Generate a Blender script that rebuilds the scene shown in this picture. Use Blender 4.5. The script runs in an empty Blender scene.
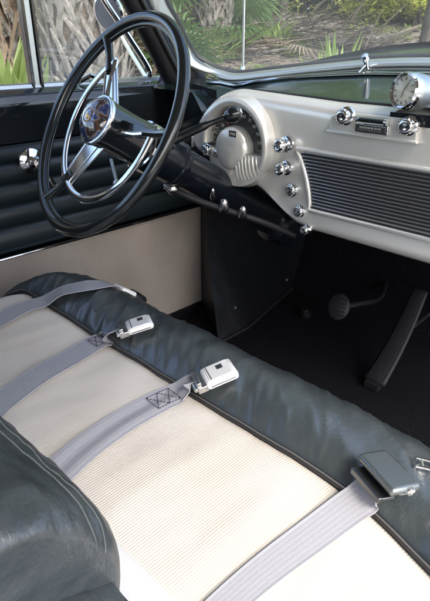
import bpy, math, random
from mathutils import Vector, Matrix, noise
random.seed(7)
V = Vector; PI = math.pi
sc = bpy.context.scene
COL = sc.collection

# ------------------------------------------------------------------ camera
CAM = V((1.23, 0, .85)); YAW = math.radians(45); PIT = math.radians(26); FPX = 540.0
hh = V((-math.sin(YAW), math.cos(YAW), 0)); RR = V((math.cos(YAW), math.sin(YAW), 0))
FF = hh*math.cos(PIT) - V((0, 0, math.sin(PIT))); UU = hh*math.sin(PIT) + V((0, 0, math.cos(PIT)))
def at(px, py, **k):
    """measured photo point -> point of the place on a known plane (x=, y= or z=)"""
    d = RR*(px-215) + UU*(300.5-py) + FF*FPX
    (a, v), = k.items(); i = 'xyz'.index(a)
    return CAM + d*((v-CAM[i])/d[i])
cam = bpy.data.cameras.new('camera'); co = bpy.data.objects.new('camera', cam); COL.objects.link(co)
co.matrix_world = Matrix.Translation(CAM) @ Matrix((RR, UU, -FF)).transposed().to_4x4()
cam.sensor_fit = 'VERTICAL'; cam.sensor_height = 24; cam.lens = 24*FPX/601
cam.clip_start = .01; cam.clip_end = 500
sc.camera = co

# ------------------------------------------------------------------ materials
def mat(name, col, rough=.5, metal=0., coat=0., bump=None, vary=None, spec=None, coatr=.05, sheen=0, extra=None):
    """bump=(kind, scale(3), strength, distance); vary=(col2, scale(3), detail)"""
    m = bpy.data.materials.new(name); m.use_nodes = True; nt = m.node_tree; N = nt.nodes; L = nt.links
    b = N['Principled BSDF']
    b.inputs['Base Color'].default_value = (*col, 1); b.inputs['Roughness'].default_value = rough
    b.inputs['Metallic'].default_value = metal; b.inputs['Coat Weight'].default_value = coat
    b.inputs['Coat Roughness'].default_value = coatr; b.inputs['Sheen Weight'].default_value = sheen
    if spec is not None: b.inputs['Specular IOR Level'].default_value = spec
    tc = N.new('ShaderNodeTexCoord')
    def mapping(s):
        mp = N.new('ShaderNodeMapping'); mp.inputs['Scale'].default_value = s
        L.new(tc.outputs['Object'], mp.inputs['Vector']); return mp
    if vary:
        c2, s, det = vary
        t = N.new('ShaderNodeTexNoise'); t.inputs['Scale'].default_value = 1; t.inputs['Detail'].default_value = det
        t.inputs['Roughness'].default_value = .6
        L.new(mapping(s).outputs[0], t.inputs['Vector'])
        r = N.new('ShaderNodeValToRGB'); r.color_ramp.elements[0].position = .36; r.color_ramp.elements[1].position = .64
        r.color_ramp.elements[0].color = (*col, 1); r.color_ramp.elements[1].color = (*c2, 1)
        L.new(t.outputs['Fac'], r.inputs[0]); L.new(r.outputs[0], b.inputs['Base Color'])
    prev = None
    for bp in (bump or []):
        kind, s, st, di = bp
        if kind == 'noise':
            t = N.new('ShaderNodeTexNoise'); t.inputs['Scale'].default_value = 1; t.inputs['Detail'].default_value = 6; out = t.outputs['Fac']
        elif kind == 'voronoi':
            t = N.new('ShaderNodeTexVoronoi'); t.inputs['Scale'].default_value = 1; out = t.outputs['Distance']
        else:
            t = N.new('ShaderNodeTexWave'); t.bands_direction = kind[-1].upper(); t.inputs['Scale'].default_value = 1
            t.inputs['Distortion'].default_value = .35; t.inputs['Detail Scale'].default_value = 3; out = t.outputs['Fac']
        L.new(mapping(s).outputs[0], t.inputs['Vector'])
        bn = N.new('ShaderNodeBump'); bn.inputs['Strength'].default_value = st; bn.inputs['Distance'].default_value = di
        L.new(out, bn.inputs['Height'])
        if prev: L.new(prev.outputs[0], bn.inputs['Normal'])
        prev = bn
    if prev: L.new(prev.outputs[0], b.inputs['Normal'])
    if extra: extra(nt, b, mapping)
    return m

def rib_colour(axis, scale, c1, c2, dirty=None):
    """corded cloth: thread colour alternates with the cords"""
    def f(nt, b, mapping):
        N, L = nt.nodes, nt.links
        w = N.new('ShaderNodeTexWave'); w.bands_direction = axis; w.inputs['Scale'].default_value = scale
        w.inputs['Distortion'].default_value = .5; w.inputs['Detail'].default_value = 2; w.inputs['Detail Scale'].default_value = 2
        L.new(mapping((1, 1, 1)).outputs[0], w.inputs['Vector'])
        n = N.new('ShaderNodeTexNoise'); n.inputs['Scale'].default_value = 1; n.inputs['Detail'].default_value = 6
        sv = {'X': (260, 9, 9), 'Y': (9, 260, 9)}[axis]
        L.new(mapping(sv).outputs[0], n.inputs['Vector'])
        mx = N.new('ShaderNodeMix'); mx.data_type = 'RGBA'; mx.inputs[6].default_value = (*c1, 1); mx.inputs[7].default_value = (*c2, 1)
        mu = N.new('ShaderNodeMath'); mu.operation = 'MULTIPLY'; L.new(w.outputs['Fac'], mu.inputs[0]); L.new(n.outputs['Fac'], mu.inputs[1])
        m2 = N.new('ShaderNodeMath'); m2.operation = 'MULTIPLY'; m2.inputs[1].default_value = 1.7; m2.use_clamp = True
        L.new(mu.outputs[0], m2.inputs[0]); L.new(m2.outputs[0], mx.inputs[0])
        n2 = N.new('ShaderNodeTexNoise'); n2.inputs['Scale'].default_value = 1; n2.inputs['Detail'].default_value = 3
        L.new(mapping((5, 5, 5)).outputs[0], n2.inputs['Vector'])
        m3 = N.new('ShaderNodeMix'); m3.data_type = 'RGBA'; m3.blend_type = 'MULTIPLY'
        r = N.new('ShaderNodeValToRGB'); r.color_ramp.elements[0].position = .3; r.color_ramp.elements[1].position = .65
        r.color_ramp.elements[0].color = (*(dirty or (.86, .83, .80)), 1); r.color_ramp.elements[1].color = (1, 1, 1, 1)
        L.new(n2.outputs['Fac'], r.inputs[0]); m3.inputs[0].default_value = 1
        L.new(mx.outputs[2], m3.inputs[6]); L.new(r.outputs[0], m3.inputs[7]); L.new(m3.outputs[2], b.inputs['Base Color'])
        bn = N.new('ShaderNodeBump'); bn.inputs['Strength'].default_value = .30; bn.inputs['Distance'].default_value = .0010
        L.new(w.outputs['Fac'], bn.inputs['Height']); L.new(bn.outputs[0], b.inputs['Normal'])
    return f

MT = {}
MT['chrome'] = mat('chrome', (.78, .79, .80), .09, 1., bump=[('noise', (60, 60, 60), .04, .002)])
MT['spoke_chrome'] = mat('brushed_chrome', (.74, .74, .74), .17, 1., bump=[('noise', (120, 120, 120), .06, .001)])
MT['old_chrome'] = mat('worn_chrome', (.55, .55, .54), .22, 1., vary=((.75, .75, .74), (40, 40, 40), 5), bump=[('noise', (90, 90, 90), .1, .002)])
MT['dark_metal'] = mat('dark_plate_metal', (.16, .16, .16), .35, 1.)
MT['satin4'] = mat('dull_buckle_metal', (.20, .22, .215), .36, .85, bump=[('noise', (200, 200, 200), .05, .001)])
MT['satin'] = mat('satin_metal', (.50, .52, .52), .34, 1., bump=[('noise', (200, 200, 200), .05, .001)])
MT['black'] = mat('black_enamel', (.010, .013, .016), .12, 0, coat=.6, bump=[('noise', (9, 9, 9), .05, .01)])
MT['wheel_black'] = mat('black_wheel_plastic', (.010, .013, .014), .16, 0, coat=.5, bump=[('noise', (40, 40, 40), .04, .003)])
MT['green_paint'] = mat('dark_green_enamel', (.006, .012, .012), .16, 0, coat=.35, bump=[('noise', (6, 6, 6), .06, .01)])
MT['blue_black'] = mat('blue_black_enamel', (.004, .0065, .011), .28, 0, coat=.4, bump=[('noise', (12, 12, 12), .08, .01)])
MT['beige_metal'] = mat('beige_metallic_paint', (.66, .65, .61), .29, .4, coat=.4, coatr=.1, vary=((.62, .61, .57), (7, 7, 7), 4), bump=[('noise', (500, 500, 500), .03, .0005), ('noise', (8, 8, 8), .06, .01)])
MT['leather'] = mat('dark_green_leather', (.030, .038, .041),   .36, 0, spec=.9, coat=.75, coatr=.30, vary=((.042, .052, .055), (9, 9, 9), 5),
                    bump=[('voronoi', (300, 300, 300), .28, .0009), ('noise', (170, 170, 170), .18, .0008), ('noise', (70, 16, 20), .20, .003)])
MT['old_leather'] = mat('worn_green_leather', (.020, .026, .030), .38, 0, spec=.7, vary=((.045, .053, .057), (30, 10, 30), 10),
                    bump=[('voronoi', (330, 330, 330), .2, .0008), ('noise', (35, 120, 60), .5, .003), ('noise', (160, 160, 160), .25, .001)])
MT['pleat_leather'] = mat('black_green_leather', (.010, .017, .022), .42, 0, spec=.4, bump=[('voronoi', (380, 380, 380), .12, .0006), ('noise', (12, 12, 12), .2, .004)])
MT['piping'] = mat('black_piping', (.012, .012, .014), .4)
MT['welt'] = mat('grey_welt_cord', (.09, .09, .088), .5)
MT['cream'] = mat('cream_corded_cloth', (.7, .66, .58), .85, sheen=.2, spec=.2, extra=rib_colour('X', 88, (.595, .555, .49), (.655, .615, .55)))
MT['white_vinyl'] = mat('white_vinyl', (.80, .79, .76), .45, bump=[('noise', (200, 200, 200), .1, .0006)])
MT['taupe'] = mat('taupe_corded_cloth', (.4, .35, .3), .9, sheen=.1, spec=.15, extra=rib_colour('Y', 46, (.27, .238, .208), (.33, .292, .258)))
def web(nt, b, mapping):
    pass
MT['webbing'] = mat('grey_lilac_webbing', (.31, .31, .335), .62, spec=.35, vary=((.335, .335, .358), (420, 420, 420), 2), bump=[('noise', (1100, 1100, 1100), .4, .0005)])
MT['carpet'] = mat('black_carpet', (.002, .002, .0035), .95, spec=.08, vary=((.013, .013, .016), (190, 190, 190), 8), bump=[('noise', (380, 380, 380), 1., .006)])
MT['vinyl_black'] = mat('black_vinyl', (.006, .0065, .009), .40, spec=.35, bump=[('noise', (16, 16, 16), .35, .008), ('noise', (250, 250, 250), .15, .0008)])
MT['rubber'] = mat('worn_black_rubber', (.012, .012, .014), .55, spec=.3, bump=[('noise', (160, 160, 160), .3, .001)])
MT['dial'] = mat('dark_dial', (.035, .037, .038), .35, coat=.2)
MT['dial_mark'] = mat('pale_dial_lettering', (.55, .55, .50), .5)
MT['dial_red'] = mat('red_needle', (.5, .05, .03), .5)
MT['ivory'] = mat('ivory_plastic', (.62, .58, .48), .35, coat=.2)
MT['white_metal'] = mat('white_enamel', (.80, .79, .76), .25, 0, coat=.5, bump=[('noise', (300, 300, 300), .05, .0005)])
MT['frame_metal'] = mat('pale_frame_enamel', (.42, .46, .46), .20, .65, coat=.4, bump=[('noise', (40, 40, 40), .05, .002)])
MT['thread'] = mat('charcoal_thread', (.05, .05, .07), .8)
MT['pale_thread'] = mat('grey_thread', (.13, .15, .15), .8)
MT['grille'] = mat('grille_bars', (.42, .42, .42), .28, .9)
MT['grille_back'] = mat('grille_backing', (.02, .02, .022), .6)
MT['headliner'] = mat('headliner_cloth', (.30, .28, .24), .9)
def glass_mat(name, tint, refl, dust=0.):
    m = bpy.data.materials.new(name); m.use_nodes = True; nt = m.node_tree; N = nt.nodes; L = nt.links
    N.remove(N['Principled BSDF']); o = N['Material Output']
    t = N.new('ShaderNodeBsdfTransparent'); t.inputs[0].default_value = (*tint, 1)
    g = N.new('ShaderNodeBsdfGlossy'); g.inputs['Roughness'].default_value = .02
    lw = N.new('ShaderNodeLayerWeight'); lw.inputs[0].default_value = .5
    pw = N.new('ShaderNodeMath'); pw.operation = 'POWER'; pw.inputs[1].default_value = 5; L.new(lw.outputs['Facing'], pw.inputs[0])
    f = N.new('ShaderNodeMath'); f.operation = 'MULTIPLY_ADD'; f.inputs[1].default_value = .8; f.inputs[2].default_value = refl; L.new(pw.outputs[0], f.inputs[0])
    x = N.new('ShaderNodeMixShader'); L.new(f.outputs[0], x.inputs[0]); L.new(t.outputs[0], x.inputs[1]); L.new(g.outputs[0], x.inputs[2])
    if dust:
        df = N.new('ShaderNodeBsdfTranslucent'); df.inputs[0].default_value = (.9, .93, .92, 1); d2 = N.new('ShaderNodeBsdfDiffuse'); d2.inputs[0].default_value = (.8, .83, .82, 1)
        ad = N.new('ShaderNodeMixShader'); ad.inputs[0].default_value = .5; L.new(df.outputs[0], ad.inputs[1]); L.new(d2.outputs[0], ad.inputs[2])
        tc = N.new('ShaderNodeTexCoord'); nn = N.new('ShaderNodeTexNoise'); nn.inputs['Scale'].default_value = 3.; nn.inputs['Detail'].default_value = 5; L.new(tc.outputs['Object'], nn.inputs['Vector'])
        mm = N.new('ShaderNodeMath'); mm.operation = 'MULTIPLY'; mm.inputs[1].default_value = dust*2; L.new(nn.outputs['Fac'], mm.inputs[0])
        y = N.new('ShaderNodeMixShader'); L.new(mm.outputs[0], y.inputs[0]); L.new(x.outputs[0], y.inputs[1]); L.new(ad.outputs[0], y.inputs[2]); x = y
    L.new(x.outputs[0], o.inputs['Surface']); return m
MT['glass'] = glass_mat('window_glass', (.93, .96, .95), .07, .10)
MT['lens'] = glass_mat('clear_lens', (.97, .97, .96), .05)
def emblem_mat():
    def f(nt, b, mapping):
        N, L = nt.nodes, nt.links
        n = N.new('ShaderNodeTexNoise'); n.inputs['Scale'].default_value = 1; n.inputs['Detail'].default_value = 2
        L.new(mapping((45, 45, 45)).outputs[0], n.inputs['Vector'])
        r = N.new('ShaderNodeValToRGB'); e = r.color_ramp.elements
        e[0].position = .3; e[0].color = (.02, .035, .12, 1); e[1].position = .75; e[1].color = (.45, .42, .38, 1)
        for p, c in ((.42, (.05, .08, .22, 1)), (.47, (.30, .30, .32, 1)), (.54, (.16, .08, .04, 1)), (.62, (.03, .03, .05, 1))):
            q = e.new(p); q.color = c
        L.new(n.outputs['Fac'], r.inputs[0]); L.new(r.outputs[0], b.inputs['Base Color'])
    return f
MT['emblem'] = mat('enamel_horn_emblem', (.1, .1, .1), .08, .4, coat=1., extra=emblem_mat())
MT['gold'] = mat('gold_metal', (.55, .30, .08), .25, 1.)

# outdoors
MT['ground'] = mat('leaf_litter_ground', (.17, .145, .125), .95, spec=.1, vary=((.34, .30, .265), (6, 6, 6), 12), bump=[('noise', (14, 14, 14), 1., .05)])
MT['litter'] = mat('dry_leaves', (.25, .205, .165), .9, vary=((.42, .38, .33), (1.5, 1.5, 1.5), 3))
MT['boot'] = mat('palm_boots', (.11, .10, .085), .95, spec=.1, vary=((.32, .30, .27), (16, 16, 9), 12), bump=[('noise', (120, 120, 25), 1., .02)])
MT['palm_bark'] = mat('palm_trunk_fibre', (.085, .060, .04), .95, vary=((.17, .13, .095), (20, 20, 60), 6), bump=[('noise', (50, 50, 16), 1., .02)])
MT['dead_frond'] = mat('dry_brown_frond', (.13, .10, .07), .9, spec=.15, vary=((.26, .215, .165), (4, 4, 2), 4))
MT['bark'] = mat('grey_bark', (.10, .085, .07), .9, vary=((.2, .18, .15), (8, 8, 3), 6), bump=[('noise', (20, 20, 5), .8, .02)])
def leafm(name, c1, c2, tr=.35):
    def f(nt, b, mapping):
        N, L = nt.nodes, nt.links
        t = N.new('ShaderNodeBsdfTranslucent'); t.inputs[0].default_value = (c2[0]*1.3, c2[1]*1.3, c2[2]*.8, 1)
        x = N.new('ShaderNodeMixShader'); x.inputs[0].default_value = tr
        L.new(b.outputs[0], x.inputs[1]); L.new(t.outputs[0], x.inputs[2]); L.new(x.outputs[0], N['Material Output'].inputs['Surface'])
    return mat(name, c1, .5, vary=(c2, (2.3, 2.3, 2.3), 4), spec=.4, extra=f)
MT['leaf_dark'] = leafm('dark_palmetto_leaf', (.045, .10, .035), (.14, .22, .08))
MT['leaf_mid'] = leafm('green_leaf', (.11, .18, .05), (.30, .40, .13))
MT['leaf_pale'] = leafm('yellow_green_leaf', (.40, .44, .10), (.66, .68, .26), .6)
MT['leaf_broad'] = leafm('pale_strap_leaf', (.14, .21, .07), (.34, .42, .18), .5)

# ------------------------------------------------------------------ mesh helpers
def frame(d, up=V((0, 0, 1))):
    d = d.normalized()
    if abs(d.dot(up)) > .97: up = V((0, 1, 0)) if abs(d.y) < .9 else V((1, 0, 0))
    s = d.cross(up).normalized(); return s, s.cross(d).normalized(), d
def smooth_path(P, n=8, closed=False):
    P = [V(p) for p in P]; out = []; m = len(P); rng = m if closed else m-1
    for i in range(rng):
        g = lambda k: P[k % m] if closed else P[min(max(k, 0), m-1)]
        p0, p1, p2, p3 = g(i-1), g(i), g(i+1), g(i+2)
        for j in range(n):
            t = j/n
            out.append(.5*((2*p1) + (p2-p0)*t + (2*p0-5*p1+4*p2-p3)*t*t + (3*p1-p0-3*p2+p3)*t**3))
    if not closed: out.append(P[-1])
    return out
class MB:
    def __init__(s): s.v = []; s.f = []
    def add(s, vs, fs):
        o = len(s.v); s.v += [tuple(v) for v in vs]; s.f += [tuple(i+o for i in f) for f in fs]; return s
    def grid(s, fn, nu, nv, cu=False):
        vs = [fn(i/(nu), j/(nv)) for i in range(nu+(0 if cu else 1)) for j in range(nv+1)]
        w = nv+1; k = nu if cu else nu+1
        fs = [(i*w+j, ((i+1) % k)*w+j, ((i+1) % k)*w+j+1, i*w+j+1) for i in range(nu) for j in range(nv)]
        return s.add(vs, fs)
    def tube(s, P, r, seg=12, closed=False, cap=True, flat=None, up=None):
        P = [V(p) for p in P]; n = len(P); vs = []; fs = []; prev = None
        for i, p in enumerate(P):
            a = P[(i-1) % n] if (closed or i) else p; b = P[(i+1) % n] if (closed or i < n-1) else p
            d = (b-a).normalized()
            if prev is None or up is not None: S, T, _ = frame(d, up or V((0, 0, 1)))
            else:
                S = (prev - d*prev.dot(d)).normalized(); T = S.cross(d)
            prev = S
            rr = r[i] if isinstance(r, (list, tuple)) else r
            for k in range(seg):
                q = 2*PI*k/seg; fl = flat or 1
                vs.append(p + S*math.cos(q)*rr + T*math.sin(q)*rr*fl)
        for i in range(n if closed else n-1):
            for k in range(seg):
                j = (i+1) % n
                fs.append((i*seg+k, i*seg+(k+1) % seg, j*seg+(k+1) % seg, j*seg+k))
        if cap and not closed:
            fs.append(tuple(range(seg))[::-1]); fs.append(tuple((n-1)*seg+k for k in range(seg)))
        return s.add(vs, fs)
    def lathe(s, prof, o, ax, seg=24, sx=1., a0=0, a1=2*PI, up=V((0, 0, 1))):
        """prof = [(radius, height along ax)]"""
        S, T, D = frame(V(ax), up); o = V(o); full = abs(a1-a0-2*PI) < 1e-6; k = seg if full else seg+1; vs = []
        for (r, h) in prof:
            for i in range(k):
                q = a0+(a1-a0)*i/seg; vs.append(o + S*math.cos(q)*max(r, 1e-5)*sx + T*math.sin(q)*max(r, 1e-5) + D*h)
        fs = [(j*k+i, j*k+(i+1) % k, (j+1)*k+(i+1) % k, (j+1)*k+i) for j in range(len(prof)-1) for i in range(seg)]
        return s.add(vs, fs)
    def box(s, c, X, Y, Z):
        """centre and three half-extent vectors"""
        c, X, Y, Z = V(c), V(X), V(Y), V(Z)
        vs = [c+X*i+Y*j+Z*k for i in (-1, 1) for j in (-1, 1) for k in (-1, 1)]
        return s.add(vs, [(0, 1, 3, 2), (4, 6, 7, 5), (0, 4, 5, 1), (2, 3, 7, 6), (0, 2, 6, 4), (1, 5, 7, 3)])
    def bar(s, a, b, w, h, up=V((0, 0, 1))):
        a, b = V(a), V(b); S, T, D = frame(b-a, V(up)); return s.box((a+b)/2, S*w/2, (b-a)/2, T*h/2)
    def prism(s, pts, dirv):
        pts = [V(p) for p in pts]; d = V(dirv); n = len(pts)
        return s.add(pts+[p+d for p in pts], [tuple(range(n))[::-1], tuple(range(n, 2*n))] + [(i, (i+1) % n, n+(i+1) % n, n+i) for i in range(n)])
    def build(s, name, m, parent=None, bevel=0, angle=35, subsurf=0, kind=None, thick=0, seg=2):
        me = bpy.data.meshes.new(name); me.from_pydata(s.v, [], s.f); me.update()
        import bmesh
        bm = bmesh.new(); bm.from_mesh(me); bmesh.ops.recalc_face_normals(bm, faces=bm.faces); bm.to_mesh(me); bm.free()
        me.shade_smooth(); me.set_sharp_from_angle(angle=math.radians(angle))
        me.materials.append(MT[m] if isinstance(m, str) else m)
        o = bpy.data.objects.new(name, me); COL.objects.link(o)
        if thick:
            q = o.modifiers.new('solid', 'SOLIDIFY'); q.thickness = thick; q.offset = 0
        if bevel:
            q = o.modifiers.new('bevel', 'BEVEL'); q.width = bevel; q.segments = seg; q.limit_method = 'ANGLE'; q.angle_limit = math.radians(35); q.harden_normals = False
        if subsurf:
            q = o.modifiers.new('sub', 'SUBSURF'); q.levels = subsurf; q.render_levels = subsurf
        if parent:
            o.parent = parent
            if parent.type == 'EMPTY': o.matrix_parent_inverse = Matrix.Translation(parent.location).inverted()
        if kind: o['kind'] = kind
        return o
def tag(o, label, cat, group=None, kind=None):
    o['label'] = label; o['category'] = cat
    if group: o['group'] = group
    if kind: o['kind'] = kind
    return o
def thing(name, label, cat, loc=(0, 0, 0), group=None):
    o = bpy.data.objects.new(name, None); o.empty_display_size = .05; COL.objects.link(o); o.location = loc
    return tag(o, label, cat, group)
def dup(root, loc, rz=0, scale=1, label=None):
    r = root.copy(); COL.objects.link(r); r.location = loc; r.rotation_euler = (0, 0, rz); r.scale = (scale,)*3
    if label: r['label'] = label
    for ch in list(root.children):
        c = ch.copy(); COL.objects.link(c); c.parent = r; c.matrix_parent_inverse = ch.matrix_parent_inverse.copy()
        for g in ch.children:
            d = g.copy(); COL.objects.link(d); d.parent = c
    return r
def nz(x, y, z=0): return noise.noise(V((x, y, z)))
def text_mesh(name, body, o, X, Y, size, m, parent):
    """raised lettering turned into a mesh: o origin, X reading direction, Y up direction"""
    cu = bpy.data.curves.new(name, 'FONT'); cu.body = body; cu.size = size; cu.extrude = .0004; cu.align_x = 'CENTER'; cu.align_y = 'CENTER'
    t = bpy.data.objects.new(name, cu); COL.objects.link(t)
    dg = bpy.context.evaluated_depsgraph_get(); me = bpy.data.meshes.new_from_object(t.evaluated_get(dg))
    bpy.data.objects.remove(t)
    X = V(X).normalized(); Y = V(Y).normalized(); Z = X.cross(Y); R = Matrix((X, Y, Z)).transposed().to_4x4()
    me.transform(Matrix.Translation(V(o)) @ R); me.materials.append(MT[m])
    ob = bpy.data.objects.new(name, me); COL.objects.link(ob); ob.parent = parent
    if parent.type == 'EMPTY': ob.matrix_parent_inverse = Matrix.Translation(parent.location).inverted()
    return ob

# ================================================================== STEERING WHEEL
WC = V((.317, .613, .700)); WN = V((-.0835, -.8548, .5122)).normalized()
W1 = V((.99527, -.09723, 0)); W2 = WN.cross(W1).normalized(); WR = .2145
if W2.z < 0: W2 = -W2
def wp(a, r, h=0):
    a = math.radians(a); return WC + W1*(r*math.cos(a)) + W2*(r*math.sin(a)) + WN*h
sw = thing('steering_wheel', 'large thin black steering wheel with chrome horn ring and domed emblem', 'steering wheel', WC)
b = MB(); b.tube([wp(a, WR) for a in range(0, 360, 3)], .0112, 16, closed=True); rim = b.build('rim', 'wheel_black', sw, angle=60)
b = MB()
for k in range(120):
    a0 = k*3
b.tube([wp(a, WR-.0112, -.004) for a in range(0, 360, 3)], .0050, 8, closed=True); b.build('inner_bead', 'wheel_black', rim, angle=60)
for ang, wide in ((125, .030), (238, .038), (2, .018)):
    m_ = MB(); n = 10
    for (ra, rb, wa, wb, ha, hb, tk) in ((.028, .140, wide*.95, wide*.62, -.010, -.012, .004),):
        A, B = wp(ang, ra, ha), wp(ang, rb, hb); S = WN.cross(B-A).normalized()
        def sp(u, v, A=A, B=B, S=S, wa=wa, wb=wb, tk=tk):
            q = 2*PI*u; w = wa+(wb-wa)*v
            return A+(B-A)*v + S*w*math.copysign(abs(math.cos(q))**.7, math.cos(q)) + WN*(tk*math.copysign(abs(math.sin(q))**.6, math.sin(q)))
        m_.grid(sp, 24, 6, cu=True)
        for off in ((-.6, .6) if wide > .02 else ()):
            m_.tube([A+S*wa*off+WN*(tk+.0002), B+S*wb*off+WN*(tk+.0002)], .0016, 6)
    spk = m_.build('spoke', 'spoke_chrome' if wide > .02 else 'wheel_black', sw, angle=40)
    m2 = MB(); m2.tube([wp(ang, .130, -.011), wp(ang, .17, -.008), wp(ang, WR-.004, 0)], [.011, .0075, .010], 12); m2.build('spoke_tip', 'wheel_black', spk)
b = MB()
arc = [wp(a, .148, -.010) for a in range(118, 364, 4)]
b.tube(arc, .0085, 10, flat=.6, up=WN); ring = b.build('horn_ring', 'chrome', sw, angle=60)
for aa in ((118, 124, 140), (2, 358, 350)):
    b = MB(); b.tube([wp(aa[0], .148, -.010), wp(aa[1], .10, -.010), wp(aa[2], .04, -.006)], .006, 10); b.build('horn_ring_arm', 'chrome', ring)
HB = WC-WN*.022
b = MB(); b.lathe([(.048, -.075), (.047, -.05), (.045, -.02), (.0455, .015), (.047, .030), (.0475, .038), (.0455, .043), (.042, .044)], HB, WN, 48)
hub = b.build('hub', 'black', sw)
b = MB(); b.lathe([(.0425, .0435), (.0478, .0425), (.0495, .038), (.0485, .034), (.0474, .034)], HB, WN, 48); b.build('hub_bezel', 'chrome', hub)
b = MB(); b.lathe([(.052, -.10), (.053, -.085), (.0515, -.07), (.047, -.068)], HB, WN, 48); b.build('hub_collar', 'chrome', hub)
b = MB(); b.lathe([(.0435, .042), (.041, .048), (.034, .0555), (.022, .0605), (.010, .0625), (0, .063)], HB, WN, 40); emb = b.build('horn_emblem', 'emblem', sw)
b = MB(); b.lathe([(.0125, .0605), (.0140, .0625), (.0125, .0632), (.0110, .0615)], HB+W1*.003, WN, 32)
b.lathe([(.006, .061), (.005, .0635), (0, .0645)], HB+W1*.003-W2*.002, WN, 16)
b.build('emblem_relief', 'gold', emb)

# ================================================================== STEERING COLUMN
DN = -WN
colm = thing('steering_column', 'thick blue black steering column sloping down under the dashboard', 'steering column', WC+DN*.6)
b = MB(); b.lathe([(.034, .07), (.045, .085), (.047, .10), (.0475, .18), (.043, .20), (.043, .34), (.045, .50), (.043, .60), (.030, .635), (0, .64)], WC, DN, 36)
jack = b.build('column_jacket', 'blue_black', colm)
b = MB(); b.lathe([(.047, .1795), (.0495, .182), (.0495, .190), (.0445, .2005)], WC, DN, 36); b.build('jacket_band', 'blue_black', jack)
b = MB(); b.lathe([(.0435, .545), (.058, .555), (.060, .585), (.055, .62), (.0435, .63)], WC, DN, 36); b.build('lower_clamp', 'blue_black', colm)
def knob_end(b, p, d, r=.013, L=.03):
    b.lathe([(r*.4, -L*.5), (r*.8, -L*.3), (r, 0), (r*.9, L*.25), (r*.5, L*.45), (0, L*.5)], p, d, 20)
# gear lever, on the side towards the passenger
g0 = at(176, 139, x=.40); g1 = at(234, 114, y=.79)
gd = (g1-g0).normalized()
b = MB(); b.tube(smooth_path([g0-gd*.06, g0, (g0+g1)/2+V((0, 0, .002)), g1], 6), [.0105]*7+[.0085]*6+[.0055]*6, 14); gl = b.build('gear_lever', 'wheel_black', colm)
b = MB(); b.lathe([(.006, -.020), (.0115, -.014), (.0155, -.004), (.0155, .005), (.011, .012), (0, .0145)], g1, gd, 24); b.build('gear_knob', 'wheel_black', gl)
b = MB(); b.lathe([(.006, .0142), (.005, .016), (0, .0165)], g1, gd, 16); b.build('gear_knob_cap', 'chrome', gl)
b = MB(); b.lathe([(.016, -.012), (.018, 0), (.015, .012), (.009, .016)], g0-gd*.02, gd, 20); b.build('gear_lever_socket', 'black', gl)
# turn signal lever
t0 = at(111, 160, y=.70); t1 = at(117, 184, y=.66)
b = MB(); b.tube([t0, t1], .0042, 10); ts = b.build('turn_signal_lever', 'satin', colm)
b = MB(); knob_end(b, t1, t1-t0, .010, .028); b.build('turn_signal_knob', 'chrome', ts)
# shift rod under the column
pr = [at(166, 186, y=.76), at(196, 200, y=.80), at(235, 213, y=.86), at(262, 222, y=.90), at(296, 236, y=.93)]
b = MB(); b.tube(smooth_path(pr, 5), .0075, 12); rod = b.build('shift_rod', 'rubber', colm)
for (px, py, yy, r) in ((171, 188, .765, .0125), (224, 206, .84, .013), (243, 213, .865, .011), (213, 195, .84, .007)):
    b = MB(); p = at(px, py, y=yy); d = (V((.25, -.3, .8)) if px in (224, 243, 213) else pr[0]-pr[1])
    b.lathe([(r*.5, -.014), (r, -.008), (r*1.05, 0), (r*.7, .008), (r*.65, .014), (r*.3, .018), (0, .019)], p, d, 14); b.build('rod_fitting', 'old_chrome', rod, angle=50)

# ================================================================== DASHBOARD
YD = .93
dash = thing('dashboard', 'beige metallic dashboard with round speedometer, chrome knobs and ribbed grille', 'dashboard', (.72, YD, .48))
def lerp(x, T):
    if x <= T[0][0]: return T[0][1]
    for (a, va), (b_, vb) in zip(T, T[1:]):
        if x <= b_: return va+(vb-va)*(x-a)/(b_-a)
    return T[-1][1]
ZB = [(.225, .625), (.245, .60), (.30, .585), (.36, .573), (.457, .538), (.527, .500), (.56, .487), (.60, .480), (1.42, .470)]
def ztop(x):
    base = .737
    if x < .375:
        q = (x-.375)/.150; base = .60+.147*math.sqrt(max(0, 1-q*q))
    elif x < .62:
        base = .747-.010*(x-.375)/.245
    return base
def dface(x, z):
    """face of the panel: y at height z, gently bulged"""
    t = (z-.60)/.14
    return YD - .008*math.cos(max(-1, min(1, t))*1.4) - .010*max(0, min(1, (.54-z)/.05))
# panel as a grid with a rounded roll at top and bottom lip
GX0, GX1 = .226, 1.42
def gt(z):  # left boundary of the grille at height z
    return .546 + (.648-z)/(.648-.524)*.046 + .010*math.sin(PI*(.648-z)/.124)
def panel(u, v):
    x = GX0+(GX1-GX0)*u
    x = GX0+(GX1-GX0)*(u**1.35)
    z0, z1 = lerp(x, ZB), ztop(x)
    if z1 < z0+.01: z1 = z0+.01
    if v < .08:
        q = v/.08; ang = (1-q)*PI*.75; r = .010
        return V((x, dface(x, z0)+r-r*math.cos(ang)+.004*(1-q), z0 + r - r*math.sin(ang)))
    if v > .86:
        q = (v-.86)/.14; r = .028
        a = q*PI/2
        return V((x, dface(x, z1-r)+r*(1-math.cos(a))*1.1, z1-r+r*math.sin(a)))
    q = (v-.08)/.78
    z = z0+.010 + (z1-.028-z0-.010)*q
    return V((x, dface(x, z), z))
b = MB(); b.grid(panel, 110, 40)
# left end return towards the firewall
b.grid(lambda u, v: panel(0, v)+V((-.006*u, .12*u, 0)), 3, 40)
pan = b.build('panel', 'beige_metal', dash, angle=50)
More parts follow.
